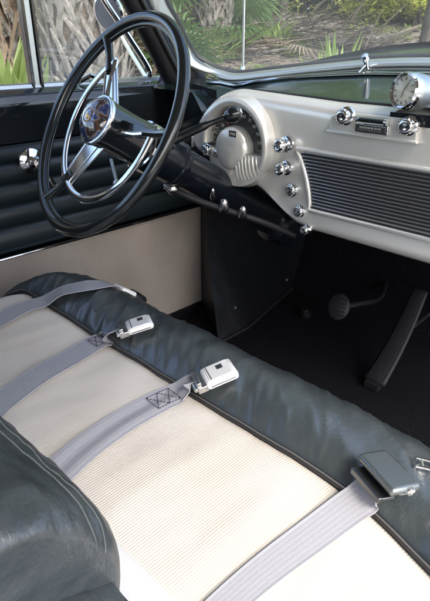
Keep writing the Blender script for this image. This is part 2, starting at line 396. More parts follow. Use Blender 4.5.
# ---- grille
GZ0, GZ1 = .524, .645; GXR = 1.00
def gq(x0f, z, y): return V((x0f, y, z))
b = MB(); out = []
n = 14
for i in range(n+1): z = GZ1-(GZ1-GZ0)*i/n; out.append(V((gt(z), dface(0, z)-.0035, z)))
out += [V((GXR-.046, dface(0, GZ0)-.0035, GZ0)), V((GXR, dface(0, GZ1)-.0035, GZ1))]
b.tube(out, .0050, 8, closed=True, up=V((0, 1, 0))); gf = b.build('grille_frame', 'beige_metal', dash, angle=60)
b = MB()
for i in range(n):
    za, zb = GZ1-(GZ1-GZ0)*i/n, GZ1-(GZ1-GZ0)*(i+1)/n
    b.add([V((gt(za), dface(0, za)-.0012, za)), V((GXR-.02, dface(0, za)-.0012, za)), V((GXR-.02, dface(0, zb)-.0012, zb)), V((gt(zb), dface(0, zb)-.0012, zb))], [(0, 1, 2, 3)])
b.build('grille_backing', 'grille_back', dash)
b = MB(); NS = 17
for i in range(NS):
    z = GZ1-.006-(GZ1-GZ0-.010)*i/(NS-1)
    b.tube([V((gt(z)+.002, dface(0, z)-.003, z)), V((GXR-.025, dface(0, z)-.003, z))], .0024, 8, flat=.8)
b.build('grille_bars', 'grille', dash)
# ---- instrument cluster
cc = at(241, 139, y=YD-.012); cc = V((.388, YD-.008, .634))
RO, RI = .104, .083
# raised arch hood
b = MB(); A0, A1 = -.45, PI+.05
def hood(u, v):
    a = A0+(A1-A0)*u; q = v*2*PI; w = (RO-RI)/2; rm = (RO+RI)/2
    ww = w*(.80+.20*math.sin(min(PI, max(0, a+.45))*.9))
    d = .024
    cx, sx = math.cos(q), math.sin(q)
    rr = rm + ww*math.copysign(abs(cx)**.6, cx)+(.006 if cx > 0 else 0)*max(0, -sx); yy = .020 - d*1.15*max(-.6, math.copysign(abs(sx)**.45, sx))
    return V((cc.x+rr*math.cos(a)*.98, cc.y+yy-.02, cc.z+rr*math.sin(a)*.98))
b.grid(hood, 64, 20); 
b.lathe([(0, 0)], cc, V((0, -1, 0)), 3)
ch = b.build('instrument_hood', 'beige_metal', dash, angle=60)
b = MB(); b.lathe([(0, .0), (RI+.006, .0)], cc+V((0, -.002, 0)), V((0, -1, 0)), 64); dial = b.build('speedometer_dial', 'dial', dash)
b = MB()
for k in range(25):
    a = math.radians(-12+k*8.5); L = .012 if k % 3 == 0 else .006
    c, s_ = math.cos(a), math.sin(a); p0 = cc+V((c*(.080-L), -.0045, s_*(.080-L))); p1 = cc+V((c*.080, -.0045, s_*.080))
    b.bar(p0, p1, .0022 if k % 3 == 0 else .0011, .001, up=V((0, 1, 0)))
b.build('dial_markings', 'dial_mark', dial)
for k, tx in enumerate(['110', '100', '90', '80', '70', '60', '50', '40', '30', '20', '10', '0']):
    a = math.radians(-8+k*17)
    text_mesh('dial_numeral', tx, cc+V((math.cos(a)*.0620, -.0045, math.sin(a)*.0620)), V((1, 0, 0)), V((0, 0, 1)), .0105, 'dial_mark', dial)
b = MB(); b.bar(cc+V((-.03, -.006, .035)), cc+V((-.05, -.006, .062)), .0018, .001, up=V((0, 1, 0))); b.build('needle', 'dial_red', dial)
# inner half dome with odometer window and ribs
b = MB(); b.lathe([(.050, .002), (.049, .016), (.046, .024), (.038, .029), (.02, .032), (0, .033)], cc+V((-.008, 0, -.010)), V((0, -1, 0)), 48)
dome = b.build('cluster_dome', 'beige_metal', dash, angle=50)
oc = at(233, 134, y=cc.y-.033)
b = MB(); b.box(oc, (.011, 0, 0), (0, .0016, 0), (0, 0, .0065)); b.build('odometer_window', 'dial', dome, bevel=.001)
text_mesh('odometer_digits', '17325', oc+V((0, -.0018, 0)), V((1, 0, 0)), V((0, 0, 1)), .0068, 'dial_mark', dome)
b = MB(); b.tube([oc+V((-.012, -.0012, -.0075)), oc+V((.012, -.0012, -.0075)), oc+V((.012, -.0012, .0075)), oc+V((-.012, -.0012, .0075))], .0012, 8, closed=True, up=V((0, 1, 0))); b.build('odometer_frame', 'beige_metal', dome)
def apron(u, v):
    x = -.086+.172*u; zb_ = -math.sqrt(max(.0001, .098**2-x*x))*.93; zt_ = -.014; z = zt_+(min(zb_, -.03)-zt_)*v
    return cc+V((x, -.006-.020*math.sin(PI*(.06+.88*u))**.6*(1-.25*v) , z))
b = MB(); b.grid(apron, 40, 12); b.grid(lambda u, v: apron(u, 0)+V((0, .022*v, .001)), 40, 2); b.grid(lambda u, v: apron(u, 1)+V((0, .022*v, -.006*v)), 40, 2)
b.build('cluster_apron', 'beige_metal', dash, angle=50)
b = MB()
for k in range(7):
    u0 = .56+k*.052
    b.tube([apron(u0, .06)+V((0, .0006, 0)), apron(u0+.012, .22)+V((0, -.0018, 0)), apron(u0+.028, .6)+V((0, -.0018, 0)), apron(u0+.04, .82)+V((0, .0012, 0))], [.0020, .0034, .0034, .0020], 10)
b.build('cluster_ribs', 'beige_metal', dash)
b = MB(); b.lathe([(.086, .0105), (.0, .0106)], cc, V((0, -1, 0)), 48); b.build('speedometer_glass', 'lens', dash)
# ---- knobs
def knob(px, py, r, L, parent=dash, name='control_knob', m='chrome', depth=None, bez=True):
    yy = YD-.010 if depth is None else depth
    p = at(px, py, y=yy-L); p.y = yy; b = MB()
    b.lathe([(r*.42, 0), (r*.42, L*.45), (r*.62, L*.5), (r*.96, L*.62), (r, L*.78), (r*.9, L*.95), (r*.6, L*1.02), (r*.35, L*.98), (0, L*.97)], p, V((0, -1, 0)), 28)
    for k in range(14):
        a = 2*PI*k/14; q = p+V((math.cos(a)*r*.97, 0, math.sin(a)*r*.97)); b.tube([q+V((0, -L*.62, 0)), q+V((0, -L*.92, 0))], r*.09, 5)
    o = b.build(name, m, parent, angle=50)
    if bez:
        b = MB(); b.lathe([(r*1.25, -.002), (r*1.2, .004), (r*.9, .0065), (r*.4, .007)], p, V((0, -1, 0)), 28); b.build('knob_bezel', m, o)
    return o
for (px, py, r, L) in ((277, 146, .0135, .034), (278, 170, .0125, .030), (289, 191, .0115, .012), (297, 212, .011, .012), (303, 231, .009, .018),
                       ):
    knob(px, py, r, L)
for (px, py, r, L) in ((206, 128, .008, .014), (204, 150, .012, .018), (215, 154, .010, .018), (224, 166, .006, .010)):
    knob(px, py, r, L, depth=YD-.016)
# ---- radio
def dp(px, py, off=0): return at(px, py, y=YD-.008-off)
pl = [dp(333, 128.5), dp(415, 143.5), dp(419, 128), dp(404, 121), dp(362, 112.5), dp(346, 110), dp(336, 116)]
b = MB(); q0, q1 = dp(333, 128.5), dp(415, 143.5)
zc = (q0.z+q1.z)/2; x0, x1 = q0.x-.004, q1.x+.004
pts = [V((x0, 0, zc)), V((x1, 0, zc)), V((x1, 0, zc+.026)), V((x1-.02, 0, zc+.036)), V((x0+.02, 0, zc+.036)), V((x0, 0, zc+.026))]
yr = dface(0, zc+.02)
b.prism([p+V((0, yr-.010, 0)) for p in pts], V((0, .012, 0))); b.prism([p+V((0, yr-.0145, 0)) for p in [V((x0-.004, 0, zc-.004)), V((x1+.004, 0, zc-.004)), V((x1+.004, 0, zc+.002)), V((x0-.004, 0, zc+.002))]], V((0, .012, 0)))
rad = b.build('radio', 'beige_metal', dash, bevel=.002)
xm = (x0+x1)/2
b = MB(); b.box(V((xm+.003, yr-.0125, zc+.013)), (.033, 0, 0), (0, .0030, .0), (0, 0, .008)); b.build('radio_bezel', 'chrome', rad, bevel=.001)
b = MB(); b.box(V((xm+.003, yr-.0165, zc+.013)), (.029, 0, 0), (0, .001, .0), (0, 0, .0055)); b.build('radio_dial', 'dial', rad)
text_mesh('radio_numerals', '55 60 70 80 100 120 160', V((xm+.002, yr-.018, zc+.0145)), V((1, 0, 0)), V((0, 0, 1)), .0042, 'dial_mark', rad)
b = MB()
for k in range(9): b.bar(V((xm-.021+k*.0055, yr-.0178, zc+.0095)), V((xm-.021+k*.0055, yr-.0178, zc+.0115)), .0006, .0004, up=V((0, 1, 0)))
b.build('radio_scale', 'dial_mark', rad)
b = MB(); b.tube([V((xm-.026, yr-.017, zc+.0275)), V((xm+.030, yr-.017, zc+.0275))], .0052, 12, flat=.8)
b.build('radio_push_bar', 'black', rad)
for k in range(2):
    b = MB(); b.tube([V((xm-.027+k*.056, yr-.017, zc+.0275)), V((xm-.022+k*.056, yr-.017, zc+.0275))], .0062, 12); b.build('push_bar_cap', 'chrome', rad)
knob(341, 117, .0135, .020, rad, 'radio_knob', depth=yr-.012); knob(404.5, 127, .0135, .020, rad, 'radio_knob', depth=yr-.012)
# ---- padded/painted top of the dashboard, running up to the glass
GAR = [(.06, 1.00, .80), (.085, 1.035, .775), (.13, 1.065, .758), (.21, 1.09, .757), (.31, 1.11, .768), (.44, 1.13, .784), (.58, 1.148, .798), (.72, 1.155, .803), (.86, 1.148, .800), (1.0, 1.13, .784), (1.13, 1.11, .768), (1.25, 1.09, .757), (1.33, 1.06, .757), (1.37, 1.03, .775)]
def garn(x):
    return lerp(x, [(a, b_) for a, b_, c in GAR]), lerp(x, [(a, c) for a, b_, c in GAR])
def dtop(u, v):
    x = .015+(1.36-.015)*u; gy, gz = garn(max(x, .13)); gz -= .006; gy -= max(0, .13-x)*.5; gz += max(0, .10-x)*.10
    if x > GX0+.02: y0, z0 = dface(x, .7)+.028, ztop(x)-.002
    else: y0, z0 = .95+(.02)*(GX0+.02-x)/.15, ztop(GX0+.02)-.002+(.73-ztop(GX0+.02))*min(1, (GX0+.02-x)/.05)
    z0 = max(z0, .60)
    y = y0+(gy-y0)*v; dip = -.010*math.sin(PI*v)
    return V((x, y, z0+(gz-z0)*(v**.8)+dip))
b = MB(); b.grid(dtop, 60, 16); b.build('dash_top', 'green_paint', dash, angle=60)
b = MB(); b.tube([dtop(u/60, .80)+V((0, 0, .004)) for u in range(6, 59)], .0045, 10, flat=.8); b.build('dash_top_trim', 'chrome', dash)
b = MB(); b.tube([dtop(u/60, .03)+V((0, 0, .001)) for u in range(12, 60)], .0026, 8); b.build('panel_top_bead', 'piping', dash)
# left corner cowl side (black) between the panel end and the door
b = MB()
def side(u, v):
    x = .035+.215*u; z = .735-.30*v; return V((x, .985-.012*math.sin(PI*u)+.02*v+.04*(1-u)*(1-u), z+.012*math.sin(PI*u)*(1-v)-.0*u))
b.grid(side, 16, 12); b.build('corner_panel', 'black', dash, angle=60)
b = MB(); b.add([V((.24, .955, .72)), V((1.42, .955, .72)), V((1.42, 1.0, .47)), V((.60, 1.0, .47)), V((.50, 1.0, .53)), V((.24, 1.0, .60))], [(0, 1, 2, 3, 4, 5)])
b.build('dash_backing', 'grille_back', dash)
# ---- clock pod
cp = at(406, 91, y=.915); cn = V((-.28, -.95, .12)).normalized()
b = MB(); b.lathe([(.0235, .006), (.0285, .004), (.0310, -.002), (.0310, -.012), (.0300, -.03), (.027, -.06), (.019, -.10), (.008, -.13), (0, -.135)], cp, cn, 36)
clk = b.build('clock', 'satin', dash, angle=50)
b = MB(); b.lathe([(.0242, .0065), (.0275, .0085), (.0305, .005), (.0312, -.003)], cp, cn, 36); b.build('clock_bezel', 'chrome', clk)
b = MB(); b.lathe([(.0245, .0045), (0, .0046)], cp, cn, 32); b.build('clock_face', 'ivory', clk)
S_, T_, D_ = frame(cn); 
if T_.z < 0: T_ = -T_
S_ = T_.cross(cn).normalized()
b = MB()
for k in range(12):
    a = PI*k/6; c, s_ = math.cos(a), math.sin(a); b.bar(cp+cn*.0055+(S_*c+T_*s_)*.017, cp+cn*.0055+(S_*c+T_*s_)*.0215, .0015, .0006, up=cn)
b.bar(cp+cn*.006, cp+cn*.006+(S_*.5+T_*.85)*.016, .0012, .0006, up=cn); b.bar(cp+cn*.006, cp+cn*.006+(S_*-.2-T_*.9)*.012, .0016, .0006, up=cn)
b.build('clock_hands', 'dial', clk)
b = MB(); b.lathe([(.0245, .0070), (0, .0085)], cp, cn, 32); b.build('clock_glass', 'lens', clk)
b = MB(); c0 = cp-cn*.03+V((0, 0, -.022))
b.grid(lambda u, v: c0+V((-.034+.15*u, -.024+.085*v, -.012+.020*math.sin(PI*min(1, u*1.1+.02))*math.sin(PI*(.25+.6*v)))), 16, 8)
b.grid(lambda u, v: c0+V((-.034+.15*u, -.024, -.030+.020*v)), 12, 2); b.build('clock_base', 'black', clk, angle=60)
# wiper knob on the trim
wk = at(366, 61, y=1.12); b = MB(); b.lathe([(.004, -.02), (.006, 0), (.0085, .006), (.0075, .014), (0, .017)], wk, V((0, -.5, .8)), 18); b.tube([wk+V((.002, -.004, -.008)), wk+V((.003, -.03, -.022))], .0018, 8); b.build('wiper_knob', 'chrome', dash)

# ================================================================== CAR BODY
body = thing('car', 'dark green vintage car whose hood, windshield, closed driver door and black kick panel show', 'car', (.72, 1.2, -.38))
# ================================================================== WINDSHIELD
pil = [at(152, -14, x=.10), at(159, 5, x=.10), at(171, 26, x=.10), at(181, 46, x=.105), at(192, 62, x=.115)]
topd = (pil[0]-pil[2]).normalized()
pth = [pil[0]+topd*.22, pil[0]+topd*.1] + pil + [V((.15, 1.075, .768))] + [V(g) for g in GAR[3:11]] + [V((1.30, 1.075, .768)), V((1.345, 1.035, .80)), V((1.355, .99, .86)), V((1.355, .80, 1.05))]
gp = smooth_path(pth, 6)
def band(P, fn):
    b = MB(); n = len(P)-1
    def f(u, v):
        i = min(n, int(round(u*n))); p = P[i]; a = P[max(0, i-1)]; c = P[min(n, i+1)]; d = (c-a).normalized()
        return fn(p, d, v)
    b.grid(f, n, 10); return b
def garnish_section(p, d, v):
    # outward side: towards the cabin (down / back)
    side = 1-min(1, abs(d.x)/.75); nrm = V((0, -.50, .86)).lerp(V((.75*(1 if p.x < .7 else -1), -.6, .3)), side); nrm = (nrm-d*nrm.dot(d)).normalized(); s_ = d.cross(nrm).normalized()
    a = PI*(v)*1.05
    return p + s_*((.018-.005*(1-side))*math.cos(a)) + nrm*(.008*math.sin(a)**.7 if a < PI else 0)
ws = band(gp, garnish_section).build('windshield_frame', 'frame_metal', body, angle=70, thick=.002)
b = MB(); b.tube([p+V((0, .016, .014)) if p.x > .16 else p+V((.014, .014, .010)) for p in gp], .0045, 8); b.build('glass_seal', 'rubber', ws)
b = MB(); b.tube([p+V((0, -.018, -.012)) for p in gp if p.x > .15 and p.x < 1.29], .0035, 8); b.build('frame_bead', 'chrome', ws)
# the pane
def pane(u, v):
    x = .12+1.22*u; gy, gz = garn(x); k = (2*u-1)**2
    return V((x, gy+.012-.30*v-.06*k*v, gz+.010+.33*v))
b = MB(); b.grid(pane, 30, 8); b.build('windshield_pane', 'glass', ws)

# A-pillar
a0 = at(137, 0, x=.045); a1 = at(177, 78, x=.045); up_ = (a0-a1).normalized()
b = MB(); P = [a1-up_*.10, a1, a0, a0+up_*.30]; b.tube(P, .040, 20, flat=.75, up=V((1, 0, 0))); pl_ = b.build('windshield_pillar', 'vinyl_black', body, angle=60)
b = MB(); b.tube([p+V((.034, -.012, 0)) for p in P], .006, 8); b.tube([p+V((.030, .024, .012)) for p in P], .005, 8); b.build('pillar_rubber', 'piping', pl_)
b = MB(); b.lathe([(0, -.09), (.03, -.07), (.045, -.03), (.046, .0), (.038, .03), (.02, .05), (0, .055)], V((.055, 1.075, .765)), V((0, -.25, 1)), 20); b.build('pillar_base', 'vinyl_black', body, angle=70)
# kick panel with firewall and toe board
def kick(u, v):
    y = 1.175+.75*u; z = .74*(1-v); y -= .15*v**1.5*(1-u); x = .02+.20*(v**2.0)*(1-.45*max(0, min(1, (y-1.15)/.35)))+.010*math.sin(9*v)*u
    return V((x+.006*nz(y*6, z*6), y, z))
b = MB(); b.grid(kick, 30, 24); b.build('kick_panel', 'vinyl_black', body, angle=60)
for (sx, sy) in ((.50, .94), (.10, .9)):
    p = kick(sx, sy); b = MB(); b.lathe([(.007, -.004), (.007, .002), (.004, .004), (0, .004)], p, V((.8, -.2, .55)), 14, sx=.8); b.build('scuff_disc', 'dark_metal', body)  # added metal discs standing in for bright scratches near the panel edge
b = MB(); b.tube([kick(u/20, 1)+V((.002, 0, .004)) for u in range(0, 21)], .0055, 8); b.build('kick_panel_edging', 'old_chrome' if False else 'rubber', body)
b = MB(); b.box((.010, 1.19, .36), (.016, 0, 0), (0, .016, 0), (0, 0, .38)); b.build('door_jamb_rubber', 'rubber', body, bevel=.005)
b = MB(); b.grid(lambda u, v: V((-.10+.13*u, 1.20, -.25+.98*v)), 4, 4); b.grid(lambda u, v: V((-.05, 1.19, .74*(1-v))).lerp(kick(0, v), u), 3, 10); b.build('jamb_panel', 'vinyl_black', body)
b = MB(); b.grid(lambda u, v: V((0.0+1.45*u, 1.75+.02*v, .34+.44*v)), 10, 6); b.build('firewall', 'vinyl_black', body)
# hood, cowl
def hoodf(u, v):
    x = -.10+1.64*u; k = (2*u-1); y = 1.32+1.25*v-.10*k*k
    z = .845-.20*abs(k)**2.0-.05*v*v+.014*math.exp(-(k/.05)**2)
    return V((x, y, z))
b = MB(); b.grid(hoodf, 60, 20)
b.grid(lambda u, v: hoodf(u, 1)+V((0, .10*math.sin(v*PI/2), -.55*v)), 60, 8)
hd = b.build('hood', 'green_paint', body, angle=60)
def cowl(u, v):
    x = .0+1.44*u; gy, gz = garn(min(max(x, .13), 1.31)); p = hoodf((x+.10)/1.64, 0); e = V((x, gy+.02, gz-.002))
    return e+(p-e)*v+V((0, 0, .004*math.sin(PI*v)-.008))
b = MB(); b.grid(cowl, 40, 6); b.build('cowl', 'green_paint', body, angle=60)
b = MB(); b.tube([hoodf(.5, v/12)+V((0, 0, .003)) for v in range(0, 13)], .006, 8)
b.build('hood_trim', 'chrome', body)
oc_ = hoodf(.5, .80)
b = MB(); b.lathe([(0, -.16), (.012, -.12), (.022, -.03), (.026, .05), (.018, .12), (0, .16)], oc_+V((0, 0, .022)), V((0, 1, .05)), 20)
for s_ in (-1, 1): b.add([oc_+V((s_*.015, .03, .025)), oc_+V((s_*.09, -.12, .028)), oc_+V((s_*.085, -.15, .028)), oc_+V((s_*.015, -.07, .025))], [(0, 1, 2, 3)])
b.build('hood_ornament', 'chrome', body, thick=.004)
# fenders (rounded, mostly under the line of sight) and roof
for s_ in (0, 1):
    xx = -.18 if s_ == 0 else 1.62
    b = MB(); b.grid(lambda u, v: V((xx+.20*math.cos(v*PI)*(1 if s_ else -1)*-1, 1.25+1.45*u, -.2+.62*math.sin(v*PI)**.6*(1-.18*u*u))), 16, 20); b.build('fender', 'green_paint', body, angle=60)
def roof(u, v):
    x = -.02+1.48*u; k = 2*u-1
    return V((x, .72-1.9*v, 1.17+.05*(1-k*k)-.03*(2*v-1)**2))
b = MB(); b.grid(roof, 14, 14); b.build('roof', 'headliner', body, thick=.02)  # out of view, built as an occluder to shade the cabin
b = MB(); b.tube([V((x/10, .73+.03*math.sin(PI*x/14.5), 1.17+.03*math.sin(PI*x/14.5))) for x in range(0, 15)], .03, 10); b.build('roof_header', 'headliner', body)
b = MB(); b.box((-.03, .55, -.16), (.05, 0, 0), (0, .75, 0), (0, 0, .13)); b.build('door_sill', 'black', body, bevel=.01)
# rear of the cabin, out of view, closed off to block light
b = MB(); b.grid(lambda u, v: V((-.05+1.5*u, -1.25-.1*math.sin(v*PI), -.1+1.28*v)), 6, 6); b.build('rear_wall', 'headliner', body)
b = MB(); b.grid(lambda u, v: V((-.02, -1.25+1.05*u, -.05+.78*v)), 6, 6); b.build('side_trim', 'pleat_leather', body)

flo = MB(); flo.grid(lambda u, v: V((-.02+1.50*u, -1.2+2.70*v, .0)), 10, 20)
flo.grid(lambda u, v: V((-.02+1.50*u, 1.50+.26*v, .36*v**1.1)), 10, 8)
flo.build('floor', 'carpet', None, kind='structure')
# transmission hump is a part of the floor shape
# ================================================================== DRIVER DOOR
DY0, DY1 = -.22, 1.172
b = MB()
def outer(u, v): return V((-.09-.03*math.sin(v*2.2), DY0+(1.25-DY0)*u, .735-.95*v))
b.grid(outer, 10, 10); b.grid(lambda u, v: V((-.068-.022*v, DY0+(1.25-DY0)*u, .737-.004*v)), 10, 1); door = b.build('driver_door', 'green_paint', body); door['label'] = 'closed driver door with black pleated upper panel and taupe cloth below'
# painted window sill: profile (x,z) swept along y
def sillf(u, v):
    y = DY0+(DY1-.02-DY0)*u
    prof = [(-.070, .735), (-.045, .742), (-.020, .740), (.002, .730), (.012, .712), (.010, .690), (.004, .655), (.0, .628)]
    t = v*(len(prof)-1); i = min(len(prof)-2, int(t)); q = t-i
    x = prof[i][0]+(prof[i+1][0]-prof[i][0])*q; z = prof[i][1]+(prof[i+1][1]-prof[i][1])*q
    return V((x, y, z+.004*u))
b = MB(); b.grid(sillf, 30, 28)
b.build('window_sill', 'black', door, angle=60)
# pleats
zs = [.628, .590, .543, .492, .440, .378]
b = MB()
def pleat(u, v):
    y = DY0+(DY1-DY0)*u; n = len(zs)-1; t = min(v*n, n-1e-6); i = int(t); q = t-i
    z = zs[i]+(zs[i+1]-zs[i])*q
    return V((.004+.014*(math.sin(PI*q)**.55)+.0015*nz(y*9, z*30), y, z))
b.grid(pleat, 60, 60); b.build('pleated_panel', 'pleat_leather', door, angle=70)
b = MB(); b.tube([V((.014, DY0+(DY1-DY0)*u/20, .370)) for u in range(21)], .0055, 10, flat=.7); b.build('chrome_bead', 'chrome', door)
b = MB(); b.grid(lambda u, v: V((.010+.002*nz(u*9, v*3), DY0+(DY1-DY0)*u, .368-.335*v)), 40, 10); b.build('lower_panel', 'taupe', door, angle=70)
b = MB(); b.box((.006, (DY0+DY1)/2, .016), (.012, 0, 0), (0, (DY1-DY0)/2, 0), (0, 0, .017)); b.build('kick_strip', 'vinyl_black', door, bevel=.003)
# window crank / handle behind the wheel
hp = at(31, 161, x=.02)
b = MB(); b.lathe([(.030, 0), (.029, .006), (.022, .010), (.013, .013), (.012, .024), (.014, .030), (.009, .036), (0, .037)], V((.016, hp.y, hp.z)), V((1, 0, 0)), 30)
dh = b.build('door_handle', 'chrome', door)
h0 = V((.045, hp.y, hp.z)); h1 = at(58, 192, x=.05)
b = MB(); b.tube(smooth_path([h0, h0+(h1-h0)*.5+V((.006, 0, 0)), h1], 5), [.0095]*4+[.0075]*4+[.009]*3, 12, flat=.6, up=V((1, 0, 0))); b.build('handle_lever', 'chrome', door)
hq = at(2, 176, x=.02)
# vent window: post, chrome frame, pane, latch
vx = -.035
v0 = at(37, 92, x=vx); 
b = MB(); b.box(V((vx, v0.y, .95)), (.008, 0, 0), (0, .0085, 0), (0, 0, .225)); b.build('vent_post', 'satin', door, bevel=.003)
b = MB(); b.box(V((vx, v0.y-.011, .95)), (.010, 0, 0), (0, .0035, 0), (0, 0, .225)); b.box(V((vx, v0.y+.0115, .95)), (.012, 0, 0), (0, .003, 0), (0, 0, .225)); b.build('post_rubber', 'black', door, bevel=.001)
fr = [at(96, -16, x=vx), at(104, 0, x=vx), at(128, 36, x=vx), at(147, 66, x=vx), at(149, 76, x=vx), at(143, 81.5, x=vx), at(120, 85, x=vx), at(44, 91, x=vx)]
e = (fr[0]-fr[2]).normalized(); fr = [fr[0]+e*.16] + fr
b = MB(); b.tube(smooth_path(fr, 6), .0080, 10); b.build('vent_frame', 'chrome', door)
b = MB(); pp = smooth_path(fr, 3); top = V((vx, v0.y, pp[0].z)); b.add(pp+[top], [tuple(range(len(pp)+1))]); b.build('vent_pane', 'glass', door)
b = MB(); b.tube([V((vx+.012, at(78, 87, x=vx).y, .752)), V((vx+.02, at(86, 84, x=vx).y, .765)), V((vx+.012, at(97, 84, x=vx).y, .757))], .006, 10); b.tube([at(70, 88, x=vx)+V((.01, 0, .0)), at(60, 90, x=vx)+V((.01, 0, .0))], .005, 8); b.build('vent_latch', 'chrome', door)
b = MB(); b.tube([V((vx, y/10, .744)) for y in range(-2, 12)], .010, 8); b.build('channel_sheen_strip', 'frame_metal', door)  # glass channel, thick and pale to paint in the sky's sheen along the sill
# ---- side mirror outside the vent window
mc = at(108, 14, x=-.26)
sm = thing('side_mirror', 'chrome rimmed round mirror outside the vent window', 'side mirror', mc+V((.1, 0, -.18)))
mn = V((.5, -.85, -.42)).normalized()
b = MB(); b.lathe([(.050, .0), (.056, -.004), (.058, -.012), (.050, -.030), (.02, -.045), (0, -.047)], mc, mn, 36, sx=.8); mh = b.build('mirror_housing', 'chrome', sm)
b = MB(); b.lathe([(.050, .0005), (0, .0006)], mc, mn, 36, sx=.8); b.build('mirror_glass', 'chrome', sm)
b = MB(); b.tube(smooth_path([mc-mn*.04, mc-mn*.06+V((.02, 0, -.08)), mc+V((.13, .05, -.20))], 6), .007, 10); b.build('mirror_arm', 'chrome', sm)

# ================================================================== PEDALS
bp = thing('brake_pedal', 'round black rubber brake pedal on a stalk over the dark carpet', 'brake pedal', (.52, 1.30, 0))
pc = at(339, 307, y=1.20); pn = V((.22, -.80, .45)).normalized()
b = MB(); b.lathe([(.012, -.012), (.036, -.010), (.038, -.004), (.037, .004), (.030, .008), (0, .009)], pc, pn, 32, sx=.80); pad = b.build('pedal_pad', 'rubber', bp)
b = MB()
for k in range(5): 
    S2, T2, D2 = frame(pn); b.tube([pc+pn*.0085+T2*(-.022+.011*k)-S2*.02, pc+pn*.0085+T2*(-.022+.011*k)+S2*.02], .0022, 6)
b.build('pad_ribs', 'rubber', pad)
b = MB(); b.tube(smooth_path([pc-pn*.01, at(358, 304, y=1.27), at(380, 298, y=1.40), at(386, 280, y=1.62)], 5), .008, 10); b.build('pedal_stalk', 'rubber', bp)
ac = thing('accelerator_pedal', 'long black rubber accelerator pedal leaning against the toe board', 'accelerator pedal', (.68, 1.16, 0))
A = V((.68, 1.150, .02)); B = V((.685, 1.335, .235)); nn = V((0, -.75, .65)).normalized()
def accf(u, v):
    p = A+(B-A)*v; w = .030-.010*v; x = (2*u-1); bend = .018*math.sin(PI*v)
    return p+V((x*w, 0, 0))-nn*(bend+.004*x*x-.0)
b = MB(); b.grid(accf, 8, 24); apo = b.build('pedal_pad', 'rubber', ac, thick=.010, angle=60)
b = MB()
for k in range(7): b.tube([accf((k+1)/8, v/16)+nn*.0046 for v in range(1, 16)], .0012, 6)
b.build('pad_ribs', 'rubber', apo)
b = MB(); b.tube([(A+B)/2-nn*.02, V((.69, 1.54, .14))], .006, 8); b.build('pedal_link', 'rubber', ac)
b = MB(); b.box(A+V((0, .0, -.006)), (.02, 0, 0), (0, .014, 0), (0, 0, .008)); b.build('pedal_hinge', 'rubber', ac)
fsw = thing('dimmer_switch', 'small metal foot dimmer button on the black floor', 'foot switch', at(305, 311, z=.02))
fc = at(305, 311, z=.02); b = MB(); b.lathe([(.018, -.02), (.018, -.006), (.010, -.004), (.010, .004)], fc, V((0, -.3, 1)), 20); b.build('switch_base', 'rubber', fsw)
b = MB(); b.lathe([(.010, .004), (.012, .007), (.011, .011), (0, .013)], fc, V((0, -.3, 1)), 20); b.build('switch_button', 'old_chrome', fsw)

# ================================================================== BENCH SEAT
seat = thing('bench_seat', 'front bench seat with cream corded cloth and dark green leather roll', 'bench seat', (.75, .2, 0))
SX0, SX1 = .165, 1.43
def edge_drop(x):
    d = min(x-SX0, SX1-x); R_ = .07
    if d >= R_: return 0
    q = 1-max(0, d)/R_; return .06*(1-math.sqrt(max(0, 1-q*q)))
def ypipe(x): return .444 - .05*max(0, (.25-x)/.09)**2 - 1.1*max(0, x-.95)**2
def cush_z(x, y):
    return .366+.010*math.sin(max(0, min(1, (y+.2)/.75))*PI)+.0035*nz(x*5, y*5)+.0022*nz(x*14, y*9, 3)+.0012*nz(x*34, y*11, 8) - edge_drop(x)
def cushf(u, v):
    x = SX0+(SX1-SX0)*u; y = -.32+(ypipe(x)+.32)*v
    z = cush_z(x, y); 
    if v > .965: z -= .005*((v-.965)/.035)**1.5
    return V((x, y, z))
b = MB(); b.grid(cushf, 260, 110); b.grid(lambda u, v: cushf(0, u)+V((-.008*math.sin(v*PI), 0, -.16*v)), 30, 6)
cushion = b.build('seat_cushion', 'cream', seat, angle=70)
RP = [(0, -.004), (.012, .010), (.038, .022), (.076, .027), (.116, .019), (.150, -.002), (.173, -.030), (.186, -.062), (.188, -.100), (.180, -.16), (.174, -.26)]
RPs = smooth_path([V((a, c, 0)) for a, c in RP], 5)
def fshrink(x):
    d = x-SX0; R_ = .17
    k = 1.
    if d < R_: q = 1-max(0, d)/R_; k = math.sqrt(max(.02, 1-q**2.4))
    return k
def rollf(u, v):
    x = SX0-.004+(SX1-SX0+.004)*u; i = v*(len(RPs)-1); a = int(min(i, len(RPs)-2)); p = RPs[a].lerp(RPs[a+1], i-a)
    k = fshrink(x); yp = ypipe(x)
    y = yp+p.x*k; z = cush_z(x, yp)+p.y - (1-k)*.01
    # wrinkles run across the roll, skewed
    w = math.sin(PI*min(1, (v*1.6)**.7))
    s = x*1.0+ y*.75
    def rg(t_): return max(0, 1-2*abs(t_))
    wr = .0042*rg(nz(s*13, y*5, 1.7))**2+.0030*rg(nz(s*30+3, y*9+x*4, 5))**3+.0020*rg(nz(s*62+3, y*15+x*9, 8))**3+.0030*nz(x*6, y*6, 9)-.005
    wr *= (.45+.75*max(0, nz(x*3.3, 0, 4)+.5))
    nrm = V((0, .3+v, 1-v*.8)).normalized()
    return V((x, y, z))+nrm*(wr*w*(1.45+.3*min(1, max(0, x-.6)))*min(1, .45+x))
b = MB(); b.grid(rollf, 420, 60)
b.grid(lambda u, v: rollf(0, u)+V((-.004*v, -.0*v, -.10*v)), 60, 3)
roll = b.build('front_roll', 'leather', seat, angle=80)
